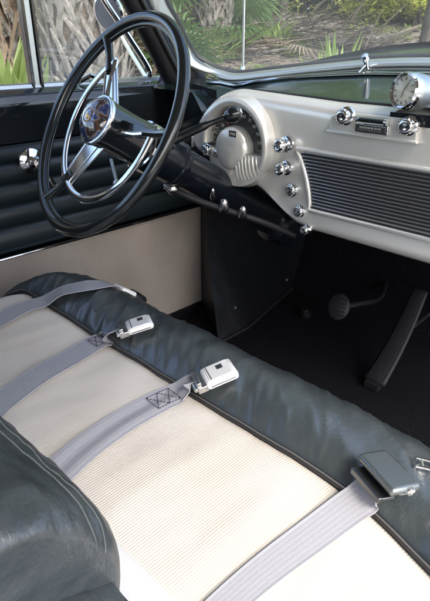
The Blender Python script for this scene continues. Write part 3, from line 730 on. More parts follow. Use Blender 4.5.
b = MB(); b.tube([V((SX0+(SX1-SX0)*u/160, ypipe(SX0+(SX1-SX0)*u/160)+.001, cush_z(SX0+(SX1-SX0)*u/160, ypipe(SX0+(SX1-SX0)*u/160))+.0015)) for u in range(1, 160)], .0036, 8)
pipo = b.build('piping', 'piping', seat)
b = MB(); b.tube([V((SX0+(SX1-SX0)*u/160, ypipe(SX0+(SX1-SX0)*u/160)-.001, cush_z(SX0+(SX1-SX0)*u/160, ypipe(SX0+(SX1-SX0)*u/160))+.0052)) for u in range(1, 160)], .0013, 6)
b.build('piping_welt', 'welt', pipo)
def seat_z(x, y):
    yp = ypipe(x)
    if y <= yp: return cush_z(x, y)
    best = None
    for i in range(len(RPs)//2+6):
        p = RPs[i]
        if yp+p.x >= y: best = p; break
    best = best or RPs[len(RPs)//2]
    return cush_z(x, yp)+best.y
def on_seat(px, py, off=0):
    z = .37
    for _ in range(12): p = at(px, py, z=z); z = .6*z+.4*(seat_z(p.x, p.y)+off)
    return at(px, py, z=z)
# seat frame under
b = MB(); b.box((.80, .17, .14), (.60, 0, 0), (0, .40, 0), (0, 0, .14)); b.build('seat_base', 'vinyl_black', seat, bevel=.02)

# ---- backrest (in the lower left corner)
BX1 = 1.036
white = MB()
def wf(u, v):
    x = .20+1.16*u; prof = smooth_path([V((.225, .340, 0)), V((.205, .380, 0)), V((.172, .415, 0)), V((.125, .46, 0)), V((.085, .52, 0)), V((.04, .57, 0))], 5)
    i = v*(len(prof)-1); a = int(min(i, len(prof)-2)); p = prof[a].lerp(prof[a+1], i-a)
    return V((x, p.x+.0*x, p.y))
white.grid(wf, 30, 20); white.build('backrest_lower_panel', 'white_vinyl', seat, angle=70)
BP = [(.080, .470), (.105, .505), (.121, .545), (.123, .578), (.110, .610), (.086, .634), (.054, .647), (.015, .654), (-.02, .650), (-.06, .64), (-.09, .60), (-.10, .48), (-.10, .30)]
BPs = smooth_path([V((a, c, 0)) for a, c in BP], 6)
def svf(u): return SV-.075*max(0, (u-.62)/.38)**1.6
def backf(u, v):
    n = u
    x = .20+(BX1-.20)*math.sin(u*PI/2)**.9
    i = v*(len(BPs)-1); a = int(min(i, len(BPs)-2)); p = BPs[a].lerp(BPs[a+1], i-a)
    d = BX1-(.20+(BX1-.20)*math.sin(u*PI/2)**.9); R_ = .045; k = 1.
    if d < R_: q = 1-d/R_; k = math.sqrt(max(0., 1-q**2.8))*.16+.84
    c = V((.04, .56, 0)); p2 = c+(p-c)*k
    wr = .0018*nz(x*30, v*26, 2)+.0025*nz(x*9, v*9, 7)+.0010*nz(x*80, v*30, 2)
    nn_ = V((0, (p.x-c.x), (p.y-c.y))).normalized()
    # stitched groove
    gr = -.0030*math.exp(-((v-svf(u))/.012)**2)
    return V((x, p2.x, p2.y))+nn_*(wr*1.2+gr)
SV = .375
b = MB(); b.grid(backf, 130, 110)
# end cap
ring_ = [backf(1, j/110) for j in range(111)]; cc_ = V((BX1-.004, .045, .52)); b.add([cc_]+ring_, [(0, j+1, j+2) for j in range(110)])
back = b.build('backrest_leather', 'old_leather', seat, angle=80)
for dv in (-.014, .014):
    b = MB(); npts = 190
    for k in range(npts):
        u = .38+.62*k/npts; p = backf(u, svf(u)+dv); q = backf(u+.0013, svf(u)+dv)
        up_n = V((0, .55, .8)); b.tube([p+up_n*.0004, q+up_n*.0004], .00055, 5)
    b.build('stitching', 'pale_thread', back)
b = MB(); b.tube([backf(u/100, .60)+V((0, 0, .002)) for u in range(5, 98)], .0045, 8); b.build('backrest_piping', 'piping', back)
# lower outer leather corner continuing past the rolled end
b = MB(); b.grid(lambda u, v: V((1.03+.33*u, .108-.03*math.sin(v*PI/2)-.10*v, .560+.05*math.sin(v*PI/2)-.01*v+.003*nz(u*20, v*6))), 40, 16)
b.grid(lambda u, v: V((1.03+.33*u, .108-.02*v, .560-.10*v)), 20, 4); b.build('backrest_corner', 'old_leather', seat, angle=70)

# ================================================================== SEAT BELTS
def ribbon(path, width, thick=.0016, fold=0, edge=True, taper=0, tw=1., w0=1.):
    """webbing lying on the seat, with lengthwise weave ridges; the last `taper` points narrow to tw*width"""
    b = MB(); n = len(path); K = 28; vs = []; lo = []
    for i, p in enumerate(path):
        a = path[max(0, i-2)]; c = path[min(n-1, i+2)]; d = (c-a).normalized()
        s_ = d.cross(V((0, 0, 1))).normalized(); nr = s_.cross(d).normalized()
        if nr.z < 0: nr = -nr
        wd = width*(1-(1-tw)*max(0, min(1, (i-(n-1-taper))/max(1, taper))))
        wd *= w0+(1-w0)*min(1, i/(n*.85))
        for k in range(K+1):
            f = k/K; t = (f-.5)*wd; w = fold*math.sin(f*PI*3+i*.04)*(1-max(0, (i-(n-1-taper))/max(1, taper)))
            q = p+s_*t+nr*(thick/2+w+.00010*math.cos(f*PI*14)+(.0004 if f < .07 or f > .93 else 0)); vs.append(q); lo.append(q-nr*thick)
    o = len(vs); W = K+1; fs = []
    for i in range(n-1):
        for k in range(K):
            fs.append((i*W+k, i*W+k+1, (i+1)*W+k+1, (i+1)*W+k)); fs.append((o+i*W+k, o+(i+1)*W+k, o+(i+1)*W+k+1, o+i*W+k+1))
        fs.append((i*W, (i+1)*W, o+(i+1)*W, o+i*W)); fs.append((i*W+K, o+i*W+K, o+(i+1)*W+K, (i+1)*W+K))
    for i in (0, n-1):
        for k in range(K): fs.append((i*W+k, o+i*W+k, o+i*W+k+1, i*W+k+1))
    return b.add(vs+lo, fs)
def seat_path(pix, off=.004, n=8):
    pts = smooth_path([on_seat(a, c, off) for a, c in pix], n); out = []
    for p in pts:
        out.append(V((p.x, p.y, max(seat_z(p.x, p.y)+off, p.z if False else 0))))
    return out
def belt_thing(label, pix, tip, off=.004, width=.047, fold=.0, tail=None, tw=.8, w0=1.):
    P = seat_path(pix, off)
    # start it back in the crease under the backrest
    d = (P[0]-P[3]); d.z = 0; d.normalize(); pre = []
    k = 1
    while k < 14:
        q = P[0]+d*.03*k
        if q.y < .13: break
        pre.append(V((q.x, q.y, seat_z(q.x, q.y)+off))); k += 1
    P = pre[::-1]+P
    t = thing('seat_belt', label, 'seat belt', P[len(P)//2], group='lap belts lying across the bench seat')
    nP = len(P); full = P
    if tail: full = P[:-3]+smooth_path([P[-3], P[-1]+V((0, 0, .001))]+tail, 4)
    if tail is None:
        for _ in range(3): P = P[:1]+[(P[i-1]+P[i]*2+P[i+1])/4+V((0, 0, .0006)) for i in range(1, nP-1)]+P[-1:]
    if tail is None: full = P[:1]+[ (P[i-1]+P[i]*2+P[i+1])/4+V((0, 0, .001)) for i in range(1, nP-1)]+P[-1:]
    ribbon(full, width, fold=fold, taper=9 if tail else 0, tw=tw, w0=w0).build('webbing', 'webbing', t, angle=60)
    d = (P[-1]-P[-4]).normalized(); return t, P, d
def along(P, dist):
    """point at a distance back from the end of a path"""
    i = len(P)-1
    while i > 0 and dist > (P[i]-P[i-1]).length: dist -= (P[i]-P[i-1]).length; i -= 1
    if i == 0: return P[0].copy()
    return P[i].lerp(P[i-1], dist/(P[i]-P[i-1]).length)
def stitches(t, P, d0, L, w, m='thread', n=3):
    b = MB(); c = along(P, d0); a = along(P, d0+L); d = (c-a); s_ = d.normalized().cross(V((0, 0, 1))).normalized()
    nr = s_.cross(d.normalized())
    if nr.z < 0: nr = -nr
    def q(f, g):
        p = along(P, d0+L*(1-f)); return p+s_*w*g+nr*.0026
    def line(f0, g0, f1, g1):
        for k in range(7):
            u, v_ = k/7+.02, (k+.62)/7+.02; b.tube([q(f0+(f1-f0)*u, g0+(g1-g0)*u), q(f0+(f1-f0)*v_, g0+(g1-g0)*v_)], .0007, 5)
    for k in range(n):
        line(k/n, -.38, (k+1)/n, .38); line(k/n, .38, (k+1)/n, -.38)
    line(0, -.38, 0, .38); line(1, -.38, 1, .38); line(0, .38, 1, .38); line(0, -.38, 1, -.38)
    b.build('stitching', m, t)
def box_on(t, name, c, d, up, L, W, H, m, bevel=.003, parent=None):
    d = d.normalized(); s_ = d.cross(up).normalized(); u2 = s_.cross(d).normalized()
    b = MB(); b.box(c, d*L/2, s_*W/2, u2*H/2); return b.build(name, m, parent or t, bevel=bevel, seg=3), d, s_, u2
def lift_buckle(t, c, d, up, m='white_metal', W=.050, L=.052, H=.019):
    o, d, s_, u2 = box_on(t, 'buckle', c, d, up, L, W, H, m, .005)
    b = MB(); b.box(c+u2*(H/2+.0005)+d*.004-s_*.006, d*.0048, s_*.0055, u2*.0008); b.build('release_mark', 'dial', o)
    b = MB(); b.box(c+u2*(H/2-.001), d*(L/2-.006), s_*(W/2-.003), u2*.0018); b.build('buckle_lid', m, o, bevel=.0015)
    b = MB(); b.box(c+u2*(H/2+.0004)-d*(L*.30), d*.0006, s_*(W/2-.004), u2*.0008)
    for sg in (-1, 1): b.box(c+s_*sg*(W/2+.0002)-u2*.001, d*(L/2-.006), s_*.0005, u2*.0006)
    b.box(c+d*(L/2+.0002)-u2*.002, d*.0005, s_*(W/2-.010), u2*.0014); b.build('buckle_seams', 'dark_metal', o)
    b = MB(); b.box(c-d*(L/2+.006)-u2*.002, d*.008, s_*(W/2-.002), u2*.005); b.box(c-d*(L/2+.010)+u2*.005, d*.0035, s_*(W/2-.004), u2*.005); b.tube([c-d*(L/2+.016)-s_*(W/2-.004), c-d*(L/2+.016)+s_*(W/2-.004)], .0035, 10)
    b.build('buckle_catch', 'old_chrome', o, bevel=.001)
    return o
UP = V((0, 0, 1))
# far belt by the door, buckle hanging over the roll
t, P, d = belt_thing('grey seat belt nearest the driver door, its end hanging over the roll', [(-22, 332), (0, 321), (28, 307), (55, 296), (82, 288), (97, 285.5), (112, 286)], None)
c = at(124, 291, z=.352); dd = V((.02, .75, -.6))
box_on(t, 'buckle', c, V((.1, .8, -.55)), V((.0, .5, .8)), .040, .046, .016, 'white_metal', .005)
b = MB(); b.lathe([(.002, -.024), (.013, -.023), (.014, 0), (.013, .023), (.002, .024)], c+V((.012, .022, -.020)), V((1, -.1, 0)), 20); b.build('buckle_end', 'black', t)
# second belt
bc = on_seat(139, 323, .012); bd = (on_seat(148, 320.5, .01)-on_seat(126, 327.5, .01)).normalized(); e0 = bc-bd*.036
t, P, d = belt_thing('grey seat belt second from the door, with small white buckle on the roll', [(-10, 412), (0, 403), (30, 381), (62, 362), (95, 343), (108, 336)], None, tail=[(on_seat(113, 333, .005)+e0)/2+V((0, 0, .004)), e0])
stitches(t, P, .004, .034, .040, n=2)
lift_buckle(t, bc-UP*.003, bd, V((0, .15, 1)), L=.046, W=.044, H=.012)
# third belt
bc = on_seat(219, 372, .013); bd = (on_seat(232, 367, .01)-on_seat(206, 378, .01)).normalized(); e0 = bc-bd*.038
t, P, d = belt_thing('grey seat belt in the middle of the bench with folded webbing and white buckle', [(50, 480), (62, 468), (90, 444), (125, 420), (158, 402), (178, 393)], None, fold=.0012, width=.047, tail=[(on_seat(188, 388, .006)+e0)/2+V((0, 0, .006)), e0])
stitches(t, P, .006, .040, .042, n=2)
lift_buckle(t, bc-UP*.003, bd, V((0, .15, 1)), L=.050, W=.046, H=.014)
# fourth belt, nearest the camera
t, P, d = belt_thing('pale grey seat belt nearest the viewer, with large dark metal buckle', [(205, 625), (225, 607), (262, 575), (300, 546), (340, 516), (364, 499.5), (376, 492)], None, width=.045, w0=.60)
bc = on_seat(388, 474, .020); bd = (on_seat(400, 468, .01)-on_seat(372, 484, .01)); bd.z = 0; bd.normalize(); bd.z = -.12; bd.normalize()
s4 = bd.cross(UP).normalized()
o, d4, s4, u4 = box_on(t, 'buckle', bc+UP*.003, bd, V((0, .06, 1)), .040, .064, .011, 'satin4', .0045)
b = MB(); b.box(bc+UP*.003+s4*.0322, d4*.010, s4*.0012, u4*.0022); b.box(bc+UP*.003+s4*.0326+d4*.004, d4*.003, s4*.0015, u4*.0045); b.build('buckle_slot', 'chrome', o)
b = MB(); b.box(bc-bd*.019-UP*.009, d4*.010, s4*.026, u4*.0022); b.box(bc-bd*.028-UP*.010, d4*.003, s4*.026, u4*.004); b.build('adjuster_plate', 'dark_metal', o, bevel=.001)
# loose tongue beside it
tp = on_seat(424, 464, .006); td = V((.75, .45, -.10)).normalized()
tg = thing('belt_tongue', 'small chrome belt tongue beyond the dark buckle on the roll', 'belt tongue', tp)
S5 = td.cross(UP).normalized(); 
b = MB(); b.tube([tp-td*.009-S5*.007, tp+td*.012-S5*.007, tp+td*.012+S5*.007, tp-td*.009+S5*.007], .0022, 8, closed=True, up=UP); b.tube([tp-td*.002-S5*.007, tp-td*.002+S5*.007], .0018, 8); b.build('tongue_loop', 'chrome', tg)
b = MB(); b.box(tp+td*.030, td*.014, S5*.015, UP*.003); b.build('tongue_body', 'black', tg, bevel=.001)

# ================================================================== OUTSIDE
def gz(x, y):
    d = math.hypot(x-1.0, y-.2); s_ = max(0, d-2.2)
    left = 1. if x < 1.6 else max(0, 1-(x-1.6)/3)
    az = math.atan2(y-.2, 1.0-x) ; t = max(0, min(1, (az-.45)/.55)) if y > -3 else 0
    sl_ = .34*(1-t)+.165*t; lim = 3.2*(1-t)+9*t
    z = -.38 + (sl_*min(s_, lim)+.04*max(0, s_-lim))*left
    return z+.05*nz(x*.7, y*.7)+.02*nz(x*2.5, y*2.5)*min(1, s_)
def grnd(u, v):
    x = 120*math.copysign(abs(2*u-1)**2.6, 2*u-1); y = 120*math.copysign(abs(2*v-1)**2.6, 2*v-1)
    return V((x, y, gz(x, y)))
b = MB(); b.grid(grnd, 150, 150); b.build('ground', 'ground', None, kind='structure', angle=80)
def dirpt(px, d, zoff=0):
    r_ = RR*(px-215)+UU*(300.5-30)+FF*FPX; r_.z = 0; r_.normalize(); p = V((CAM.x, CAM.y, 0))+r_*d; p.z = gz(p.x, p.y)+zoff; return p
# litter
b = MB(); rnd = random.Random(3)
for k in range(9000):
    px = rnd.uniform(-30, 470); d = rnd.uniform(2.6, 13) if px > 190 else rnd.uniform(2.4, 8); p = dirpt(px, d, .01)
    L = rnd.uniform(.02, .10)*(1 if rnd.random() < .85 else 3); w = L*rnd.uniform(.12, .4) if L < .1 else .012
    a = rnd.uniform(0, 2*PI); dx = V((math.cos(a), math.sin(a), rnd.uniform(-.2, .35)))*L; dy = V((-math.sin(a), math.cos(a), rnd.uniform(-.3, .3)))*w
    p.z += rnd.uniform(0, .03); b.add([p-dx, p+dy, p+dx, p-dy], [(0, 1, 2, 3)])
b.build('leaf_litter', 'litter', None, kind='stuff')
# sabal palms with criss-cross boots
def palm(loc, R_, H, label, skirt=0, seed=1, boots='boot', crown=True):
    rn = random.Random(seed); t = thing('palm_tree', label, 'palm tree', loc, group='palms beside the car'); L = V(loc)
    b = MB(); b.tube([L+V((.02*nz(k, seed), .02*nz(seed, k), -.1+k*H/10)) for k in range(11)], [R_*(1+.08*nz(k*.9, seed)) for k in range(11)], 20); b.build('trunk', 'palm_bark', t)
    b = MB(); rows = int(H/.10)
    for i in range(rows):
        for j in range(9):
            a = 2*PI*(j+.5*(i % 2))/9+.10*rn.uniform(-1, 1); z = i*.10+rn.uniform(-.02, .02)
            if skirt and z < skirt*.0: continue
            for sgn in (-1, 1):
                Lb = rn.uniform(.22, .36); sp = .46+rn.uniform(-.14, .14); w = rn.uniform(.014, .024)
                pts = []
                for q in range(5):
                    f = q/4; aa = a+sgn*(.05+sp*f); rr = R_*(1.0+.05+.30*f*f)+.012; pts.append(L+V((math.cos(aa)*rr, math.sin(aa)*rr, z+Lb*f)))
                rad = V((math.cos(a+sgn*sp*.5), math.sin(a+sgn*sp*.5), 0))
                if rn.random() < .25: pts = pts[:rn.choice((2, 3, 4))]
                b.tube(pts, [w*1.5, w*1.2, w, w*.8, w*.35][:len(pts)], 5, flat=.42, up=rad)
    b.build('leaf_bases', boots, t, angle=30)
    if skirt:
        b = MB()
        for k in range(420):
            a = rn.uniform(0, 2*PI); z = rn.uniform(.1, min(H, 2.6)); rr = R_*rn.uniform(1.0, 1.5); p = L+V((math.cos(a)*rr, math.sin(a)*rr, z)); L2 = rn.uniform(.25, .6)
            q = p+V((rn.uniform(-.14, .14), rn.uniform(-.14, .14), -L2)); s_ = (q-p).cross(V((math.cos(a), math.sin(a), 0))).normalized()*rn.uniform(.006, .02)
            b.add([p-s_, p+s_, q+s_*.3, q-s_*.3], [(0, 1, 2, 3)])
        b.build('dead_skirt', 'dead_frond', t)
    if crown:
        b = MB()
        for k in range(16): fan(b, L+V((0, 0, H)), 2*PI*k/16+rn.uniform(-.2, .2), rn.uniform(-.2, 1.0), rn.uniform(1.1, 1.6), .75, rn)
        b.build('crown', 'leaf_dark', t)
    return t
def fan(b, o, az, el, stem, blade, rn, nb=22):
    d = V((math.cos(az)*math.cos(el), math.sin(az)*math.cos(el), math.sin(el))); tip = o+d*stem+V((0, 0, -.12*stem*stem))
    b.tube([o, o+d*stem*.5+V((0, 0, .02)), tip], [.012, .010, .007], 5)
    S, T, D = frame(d-V((0, 0, .35)))
    for k in range(nb):
        a = (k/(nb-1)-.5)*2*2.3; dr = (D*math.cos(a)+S*math.sin(a)).normalized(); L = blade*rn.uniform(.8, 1.05)*(1-.12*abs(a))
        m_ = tip+dr*L*.55; e_ = tip+dr*L+V((0, 0, -.28*L)); w = .017*blade/.6; s_ = dr.cross(T).normalized()*w
        b.add([tip, m_+s_, e_, m_-s_], [(0, 1, 2, 3)])
p0 = dirpt(86, 3.9); palm(p0, .21, 4.2, 'sabal palm with grey criss-cross leaf bases right of the vent post', seed=4)
p1 = dirpt(-2, 4.6); palm(p1, .30, 4.4, 'brown shaggy palm trunk with a skirt of dead fronds, far left', skirt=1, seed=9)
p2 = dirpt(212, 7.4); palm(p2, .19, 4.6, 'distant palm trunk showing above the steering wheel and antenna', seed=14)
# palmettos
def palmetto(loc, n, H, blade, label, seed, m='leaf_dark', dead=8):
    rn = random.Random(seed); t = thing('palmetto', label, 'palmetto', loc, group='fan leaved palmettos in the undergrowth'); b = MB()
    for k in range(n): fan(b, V(loc), rn.uniform(0, 2*PI), rn.uniform(.25, 1.4), H*rn.uniform(.5, 1.1), blade*rn.uniform(.8, 1.1), rn)
    b.build('fronds', m, t)
    if dead:
        b = MB()
        for k in range(dead): fan(b, V(loc), rn.uniform(0, 2*PI), rn.uniform(-.1, .5), H*rn.uniform(.4, .8), blade*rn.uniform(.7, 1.), rn)
        b.build('dead_fronds', 'dead_frond', t)
palmetto(dirpt(186, 5.2, .1), 9, .5, .5, 'dark green palmetto fan clump just right of the windshield pillar', 1)
palmetto(dirpt(246, 7.8), 18, 1.0, .62, 'large palmetto behind the thin antenna', 2)
palmetto(dirpt(130, 6.5), 14, 1.0, .7, 'palmetto glimpsed between the palm trunk and the pillar', 3)
palmetto(dirpt(40, 7.5), 14, 1.2, .8, 'palmetto in the gap between the two left palm trunks', 6)
# strap leaved clumps
def clump(loc, n, H, W, label, seed, m='leaf_broad', spread=.5):
    rn = random.Random(seed); b = MB(); L = V(loc)
    for k in range(n):
        az = rn.uniform(0, 2*PI); h = H*rn.uniform(.6, 1.05); o = L+V((rn.uniform(-.6, .6)*spread*.3, rn.uniform(-.6, .6)*spread*.3, 0)); out_ = V((math.cos(az), math.sin(az), 0)); s_ = V((-math.sin(az), math.cos(az), 0))
        rows = []; e_ = rn.uniform(.5, 1.2)*spread
        for q in range(6):
            f = q/5; p = o+out_*(h*e_*f**1.4)+V((0, 0, h*(f-.28*f*f*e_))); w = W*(.6+.8*f)*(1-f**3)+.001; rows.append((p-s_*w+V((0, 0, .012)), p, p+s_*w+V((0, 0, .012))))
        vs = [v for r_ in rows for v in r_]; b.add(vs, [(3*i+j, 3*i+j+1, 3*i+j+4, 3*i+j+3) for i in range(5) for j in range(2)])
    o = b.build('leafy_plant', m, None, angle=80); tag(o, label, 'plant', 'strap leaved plants on the ground'); return o
clump(dirpt(2, 4.0), 46, .80, .036, 'bright pale green broad leaved plant left of the vent post', 1)
clump(dirpt(25, 3.8), 30, .74, .032, 'bright pale green plant directly behind the vent post', 2)
clump(dirpt(48, 3.5), 16, .62, .020, 'low pale green leaves at the foot of the criss-cross palm', 3)
clump(dirpt(112, 3.8), 16, .66, .012, 'thin leaved plant behind the steering wheel rim', 4, 'leaf_mid')
clump(dirpt(341, 5.4), 20, .84, .026, 'tall mid green strap leaved plant by the dry frond pile', 5, 'leaf_mid', .3)
clump(dirpt(329, 5.2), 14, .72, .024, 'shorter mid green strap leaved plant above the hood edge', 6, 'leaf_mid', .3)
clump(dirpt(226, 7.0), 90, .42, .012, 'low tuft of grass like leaves left of the antenna', 7, 'leaf_mid', .9)
clump(dirpt(206, 6.6), 80, .40, .012, 'low tuft of grass like leaves above the windshield corner', 8, 'leaf_mid', .9)
clump(dirpt(272, 8.2), 34, .36, .022, 'small green seedling plants right of the antenna', 9, 'leaf_mid', .9)
# piles of dead fronds
def pile(px, d, W, n, H, label, seed):
    rn = random.Random(seed); b = MB(); c = dirpt(px, d)
    for k in range(n):
        ang = rn.gauss(.35, .5); p = c+RR*rn.uniform(-W, W)+V((rn.uniform(-.5, .5), rn.uniform(-.5, .5), 0)); p.z = gz(p.x, p.y)+rn.uniform(0, H)*(1-abs((p-c).dot(RR))/W*.7)
        L = rn.uniform(.35, 1.1); dv = (RR*math.cos(ang)+V((0, 0, 1))*math.sin(ang)*.35+hh*rn.uniform(-.4, .4)).normalized()*L
        s_ = dv.cross(V((rn.uniform(-.3, .3), rn.uniform(-.3, .3), 1))).normalized()*rn.uniform(.008, .024)
        b.add([p, p+dv*.5+s_+V((0, 0, .04)), p+dv, p+dv*.5-s_+V((0, 0, .04))], [(0, 1, 2, 3)])
    o = b.build('frond_pile', 'dead_frond', None, kind=None); tag(o, label, 'frond pile', 'heaps of dry palm fronds')
pile(314, 8.6, .62, 300, .40, 'brown heap of dry palm fronds on the right of the clearing', 1)
pile(214, 7.0, .7, 120, .2, 'low heap of grey brown fronds near the antenna', 2)
pile(120, 5.4, .6, 260, .4, 'heap of dry fronds right of the criss-cross palm', 3)
pile(30, 5.8, .6, 200, .4, 'heap of dry fronds behind the vent post', 4)
# low green ground cover
b = MB(); rn = random.Random(77)
for k in range(5200):
    px = rn.choice((rn.uniform(185, 262), rn.gauss(215, 22), rn.uniform(345, 450), rn.gauss(285, 14))); d = rn.uniform(6.2, 9) if px < 330 else rn.uniform(9.5, 13); p = dirpt(px, d, rn.uniform(.01, .10))
    if nz(p.x*1.3, p.y*1.3) < -.02: continue
    a = rn.uniform(0, 2*PI); L = rn.uniform(.025, .06); dx = V((math.cos(a), math.sin(a), rn.uniform(-.2, .9)))*L; dy = V((-math.sin(a), math.cos(a), rn.uniform(-.3, .3)))*L*.4
    b.add([p-dx, p+dy, p+dx, p-dy], [(0, 1, 2, 3)])
b.build('ground_cover', 'leaf_mid', None, kind='stuff')
# sticks
for k, (xa, da, xb, db, r_) in enumerate([(285, 6.3, 335, 6.0, .012), (262, 7.5, 330, 8.2, .02), (352, 8, 420, 10.5, .03), (345, 9, 372, 9.4, .05)]):
    A_, B_ = dirpt(xa, da, .03), dirpt(xb, db, .06 if k < 3 else .25); b = MB(); b.tube(smooth_path([A_, (A_+B_)/2+V((0, 0, .05)), B_], 5), r_, 8); o = b.build('fallen_branch', 'bark', None)
    tag(o, ['thin straight fallen stick in the leaf litter', 'fallen branch lying behind the low green seedlings', 'long grey fallen branch on the bare ground at right', 'thick pale log end beside the frond heap'][k], 'branch', 'fallen branches')
# woodland shrubs and thin trees behind
def shrub(loc, R_, H, n, m, label, seed, leaf=.05, name='shrub'):
    rn = random.Random(seed); t = thing(name, label, 'shrub', loc, group='shrubs at the back of the clearing'); L = V(loc); b = MB()
    cl = [(L+V((rn.gauss(0, R_*.45), rn.gauss(0, R_*.45), H*rn.uniform(.1, 1)))) for k in range(26)]
    for k in range(n):
        c = rn.choice(cl); p = c+V((rn.gauss(0, R_*.17), rn.gauss(0, R_*.17), rn.gauss(0, H*.10)))
        d = V((rn.uniform(-1, 1), rn.uniform(-1, 1), rn.uniform(-.6, .6))).normalized()*leaf*rn.uniform(.6, 1.5); s_ = d.cross(V((rn.uniform(-1, 1), rn.uniform(-1, 1), 1))).normalized()*leaf*.35
        b.add([p-d, p+s_, p+d, p-s_], [(0, 1, 2, 3)])
    b.build('foliage', m, t)
    b = MB()
    for c in cl[:12]: b.tube(smooth_path([L+V((rn.uniform(-.1, .1), rn.uniform(-.1, .1), -.05)), (L+c)/2+V((rn.uniform(-.1, .1), 0, .1)), c], 4), [.02]*5+[.008]*4, 5)
    b.build('stems', 'bark', t)
specs = [(372, 11.5, .9, .9, 'leaf_pale', 'low bright shrub at the edge of the bare ground, left of the dark trunk'), (418, 11, .8, .7, 'leaf_pale', 'small bright shrub at the foot of the dark trunk'), (395, 12.5, 1.0, 1.2, 'leaf_mid', 'rounded mid green shrub between the two low bright ones'), (365, 14, 1.5, 2.2, 'leaf_pale', 'bright yellow green shrub left of centre at the back right'), (392, 15.5, 1.6, 2.6, 'leaf_pale', 'tall bright yellow green shrub in the middle of the back right'),
         (415, 14.5, 1.4, 1.8, 'leaf_mid', 'mid green shrub beside the dark trunk at right'), (445, 15, 1.8, 2.6, 'leaf_pale', 'yellow green shrub at the right edge'),
         (340, 15, 1.5, 2.4, 'leaf_mid', 'mid green shrub over the frond heap'), (300, 13.5, 1.6, 2.4, 'leaf_dark', 'dark green shrub behind the large palmetto on its right'),
         (265, 12, 1.5, 2.4, 'leaf_pale', 'yellow green shrub behind the antenna palmetto'), (225, 12.5, 1.6, 2.4, 'leaf_dark', 'dark shrub behind the antenna'),
         (180, 11, 1.5, 2.4, 'leaf_mid', 'mid green shrub seen above the wheel rim'), (135, 9, 1.0, 1.8, 'leaf_pale', 'yellow green shrub seen through the vent window'),
         (105, 10, 1.3, 2.2, 'leaf_mid', 'mid green shrub behind the criss-cross palm'), (45, 9.5, 1.3, 2.2, 'leaf_dark', 'dark shrub behind the vent post'), (-15, 9, 1.3, 2.2, 'leaf_dark', 'dark shrub at the left edge'), (70, 8, .9, 1.4, 'leaf_mid', 'green shrub low between the two palms')]
for k, (px, d, R_, H, m, lab) in enumerate(specs): shrub(dirpt(px, d), R_, H, 5200, m, lab, 20+k, .055+.02*(d > 12))
def tree(loc, r_, H, label, seed, lean=0, m='leaf_mid'):
    rn = random.Random(seed); t = thing('tree', label, 'tree', loc, group='thin trees at the back of the clearing'); L = V(loc); b = MB()
    pts = [L+V((lean*k*.12+.12*nz(k, seed), .12*nz(seed, k), -.1+H*k/8)) for k in range(9)]; b.tube(pts, [r_*(1.3-.1*k) for k in range(9)], 10)
    tops = []
    for k in range(9):
        s0 = pts[rn.randint(3, 8)]; e_ = s0+V((rn.uniform(-1.5, 1.5), rn.uniform(-1.5, 1.5), rn.uniform(.4, 1.8))); b.tube([s0, (s0+e_)/2+V((0, 0, .1)), e_], [r_*.5, r_*.35, r_*.15], 6); tops.append(e_)
    b.build('trunk', 'bark', t, angle=80); b = MB()
    for k in range(3600):
        c = rn.choice(tops); p = c+V((rn.gauss(0, .55), rn.gauss(0, .55), rn.gauss(0, .4))); d = V((rn.uniform(-1, 1), rn.uniform(-1, 1), rn.uniform(-.6, .6))).normalized()*.09; s_ = d.cross(V((rn.uniform(-1, 1), rn.uniform(-1, 1), 1))).normalized()*.04
        b.add([p-d, p+s_, p+d, p-s_], [(0, 1, 2, 3)])
    b.build('crown', m, t)
for k, (px, d, r_, H, lean, lab) in enumerate([(432, 8.5, .13, 4.6, .3, 'dark trunked tree at the right edge of the view'), (356, 12.5, .05, 4.5, .4, 'thin leaning tree left of the bright shrubs'), (371, 13.5, .04, 4.8, -.2, 'very thin upright tree among the bright shrubs'),
                                              (404, 14, .04, 4.6, .3, 'slim tree in front of the tall bright shrub'), (283, 11, .07, 5, -.3, 'grey tree behind the palmetto'), (165, 9, .07, 5, .2, 'grey tree beside the windshield pillar'), (20, 8.2, .08, 5, 0, 'tree trunk between the left palms')]):
    tree(dirpt(px, d), r_, H, lab, 60+k, lean)
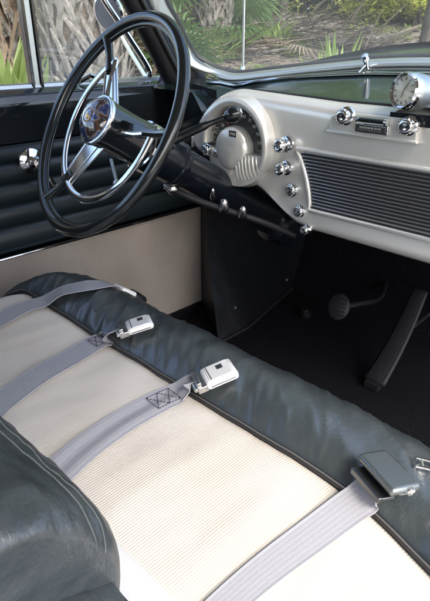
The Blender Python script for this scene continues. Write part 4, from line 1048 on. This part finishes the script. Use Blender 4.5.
# far wood that reads as one mass
b = MB(); rn = random.Random(99)
for k in range(26000):
    px = rn.uniform(-160, 620); d = rn.uniform(17, 24); p = dirpt(px, d); h = abs(rn.gauss(0, 3.2)); p.z += h
    dd_ = V((rn.uniform(-1, 1), rn.uniform(-1, 1), rn.uniform(-.7, .7))).normalized()*rn.uniform(.12, .26); s_ = dd_.cross(V((rn.uniform(-1, 1), rn.uniform(-1, 1), 1))).normalized()*.09
    b.add([p-dd_, p+s_, p+dd_, p-s_], [(0, 1, 2, 3)])
b.build('woodland', 'leaf_mid', None, kind='stuff')
# antenna
ap = at(243, 66, y=1.27); an = thing('antenna', 'thin pale radio antenna rising from the cowl in front of the windshield', 'antenna', ap)
b = MB(); b.tube([ap+V((0, 0, -.03)), ap+V((0, 0, .35))], [.0035, .0030], 8); b.tube([ap+V((0, 0, .35)), ap+V((0, 0, .85))], .0018, 6); b.build('mast', 'satin', an)
b = MB(); b.lathe([(.014, -.035), (.013, -.015), (.007, -.008), (.005, .0)], ap, V((0, 0, 1)), 16); b.build('antenna_base', 'chrome', an)

# ================================================================== LIGHT
SE, SR = math.radians(48), math.radians(-100)    # soft sun from the passenger side
w = bpy.data.worlds.new('World'); sc.world = w; w.use_nodes = True; nt = w.node_tree
bg = nt.nodes['Background']; sky = nt.nodes.new('ShaderNodeTexSky'); sky.sky_type = 'NISHITA'; sky.sun_disc = False
sd = V((.86, -.30, 0)).normalized()*math.cos(SE)+V((0, 0, math.sin(SE)))
sky.sun_elevation = SE; sky.sun_rotation = math.atan2(sd.x, sd.y)
sky.air_density = 1.0; sky.dust_density = 3.0; sky.ozone_density = 1.0
nt.links.new(sky.outputs[0], bg.inputs[0]); bg.inputs[1].default_value = .13
sl = bpy.data.lights.new('sun', 'SUN'); sl.energy = .8; sl.angle = math.radians(20); sl.color = (1, .96, .90)
so = bpy.data.objects.new('sun', sl); COL.objects.link(so); so.rotation_euler = sd.to_track_quat('Z', 'Y').to_euler()
sc.view_settings.view_transform = 'Standard'; sc.view_settings.look = 'None'; sc.view_settings.exposure = 2.22; sc.view_settings.gamma = 1
sc.render.resolution_x = 733; sc.render.resolution_y = 1024
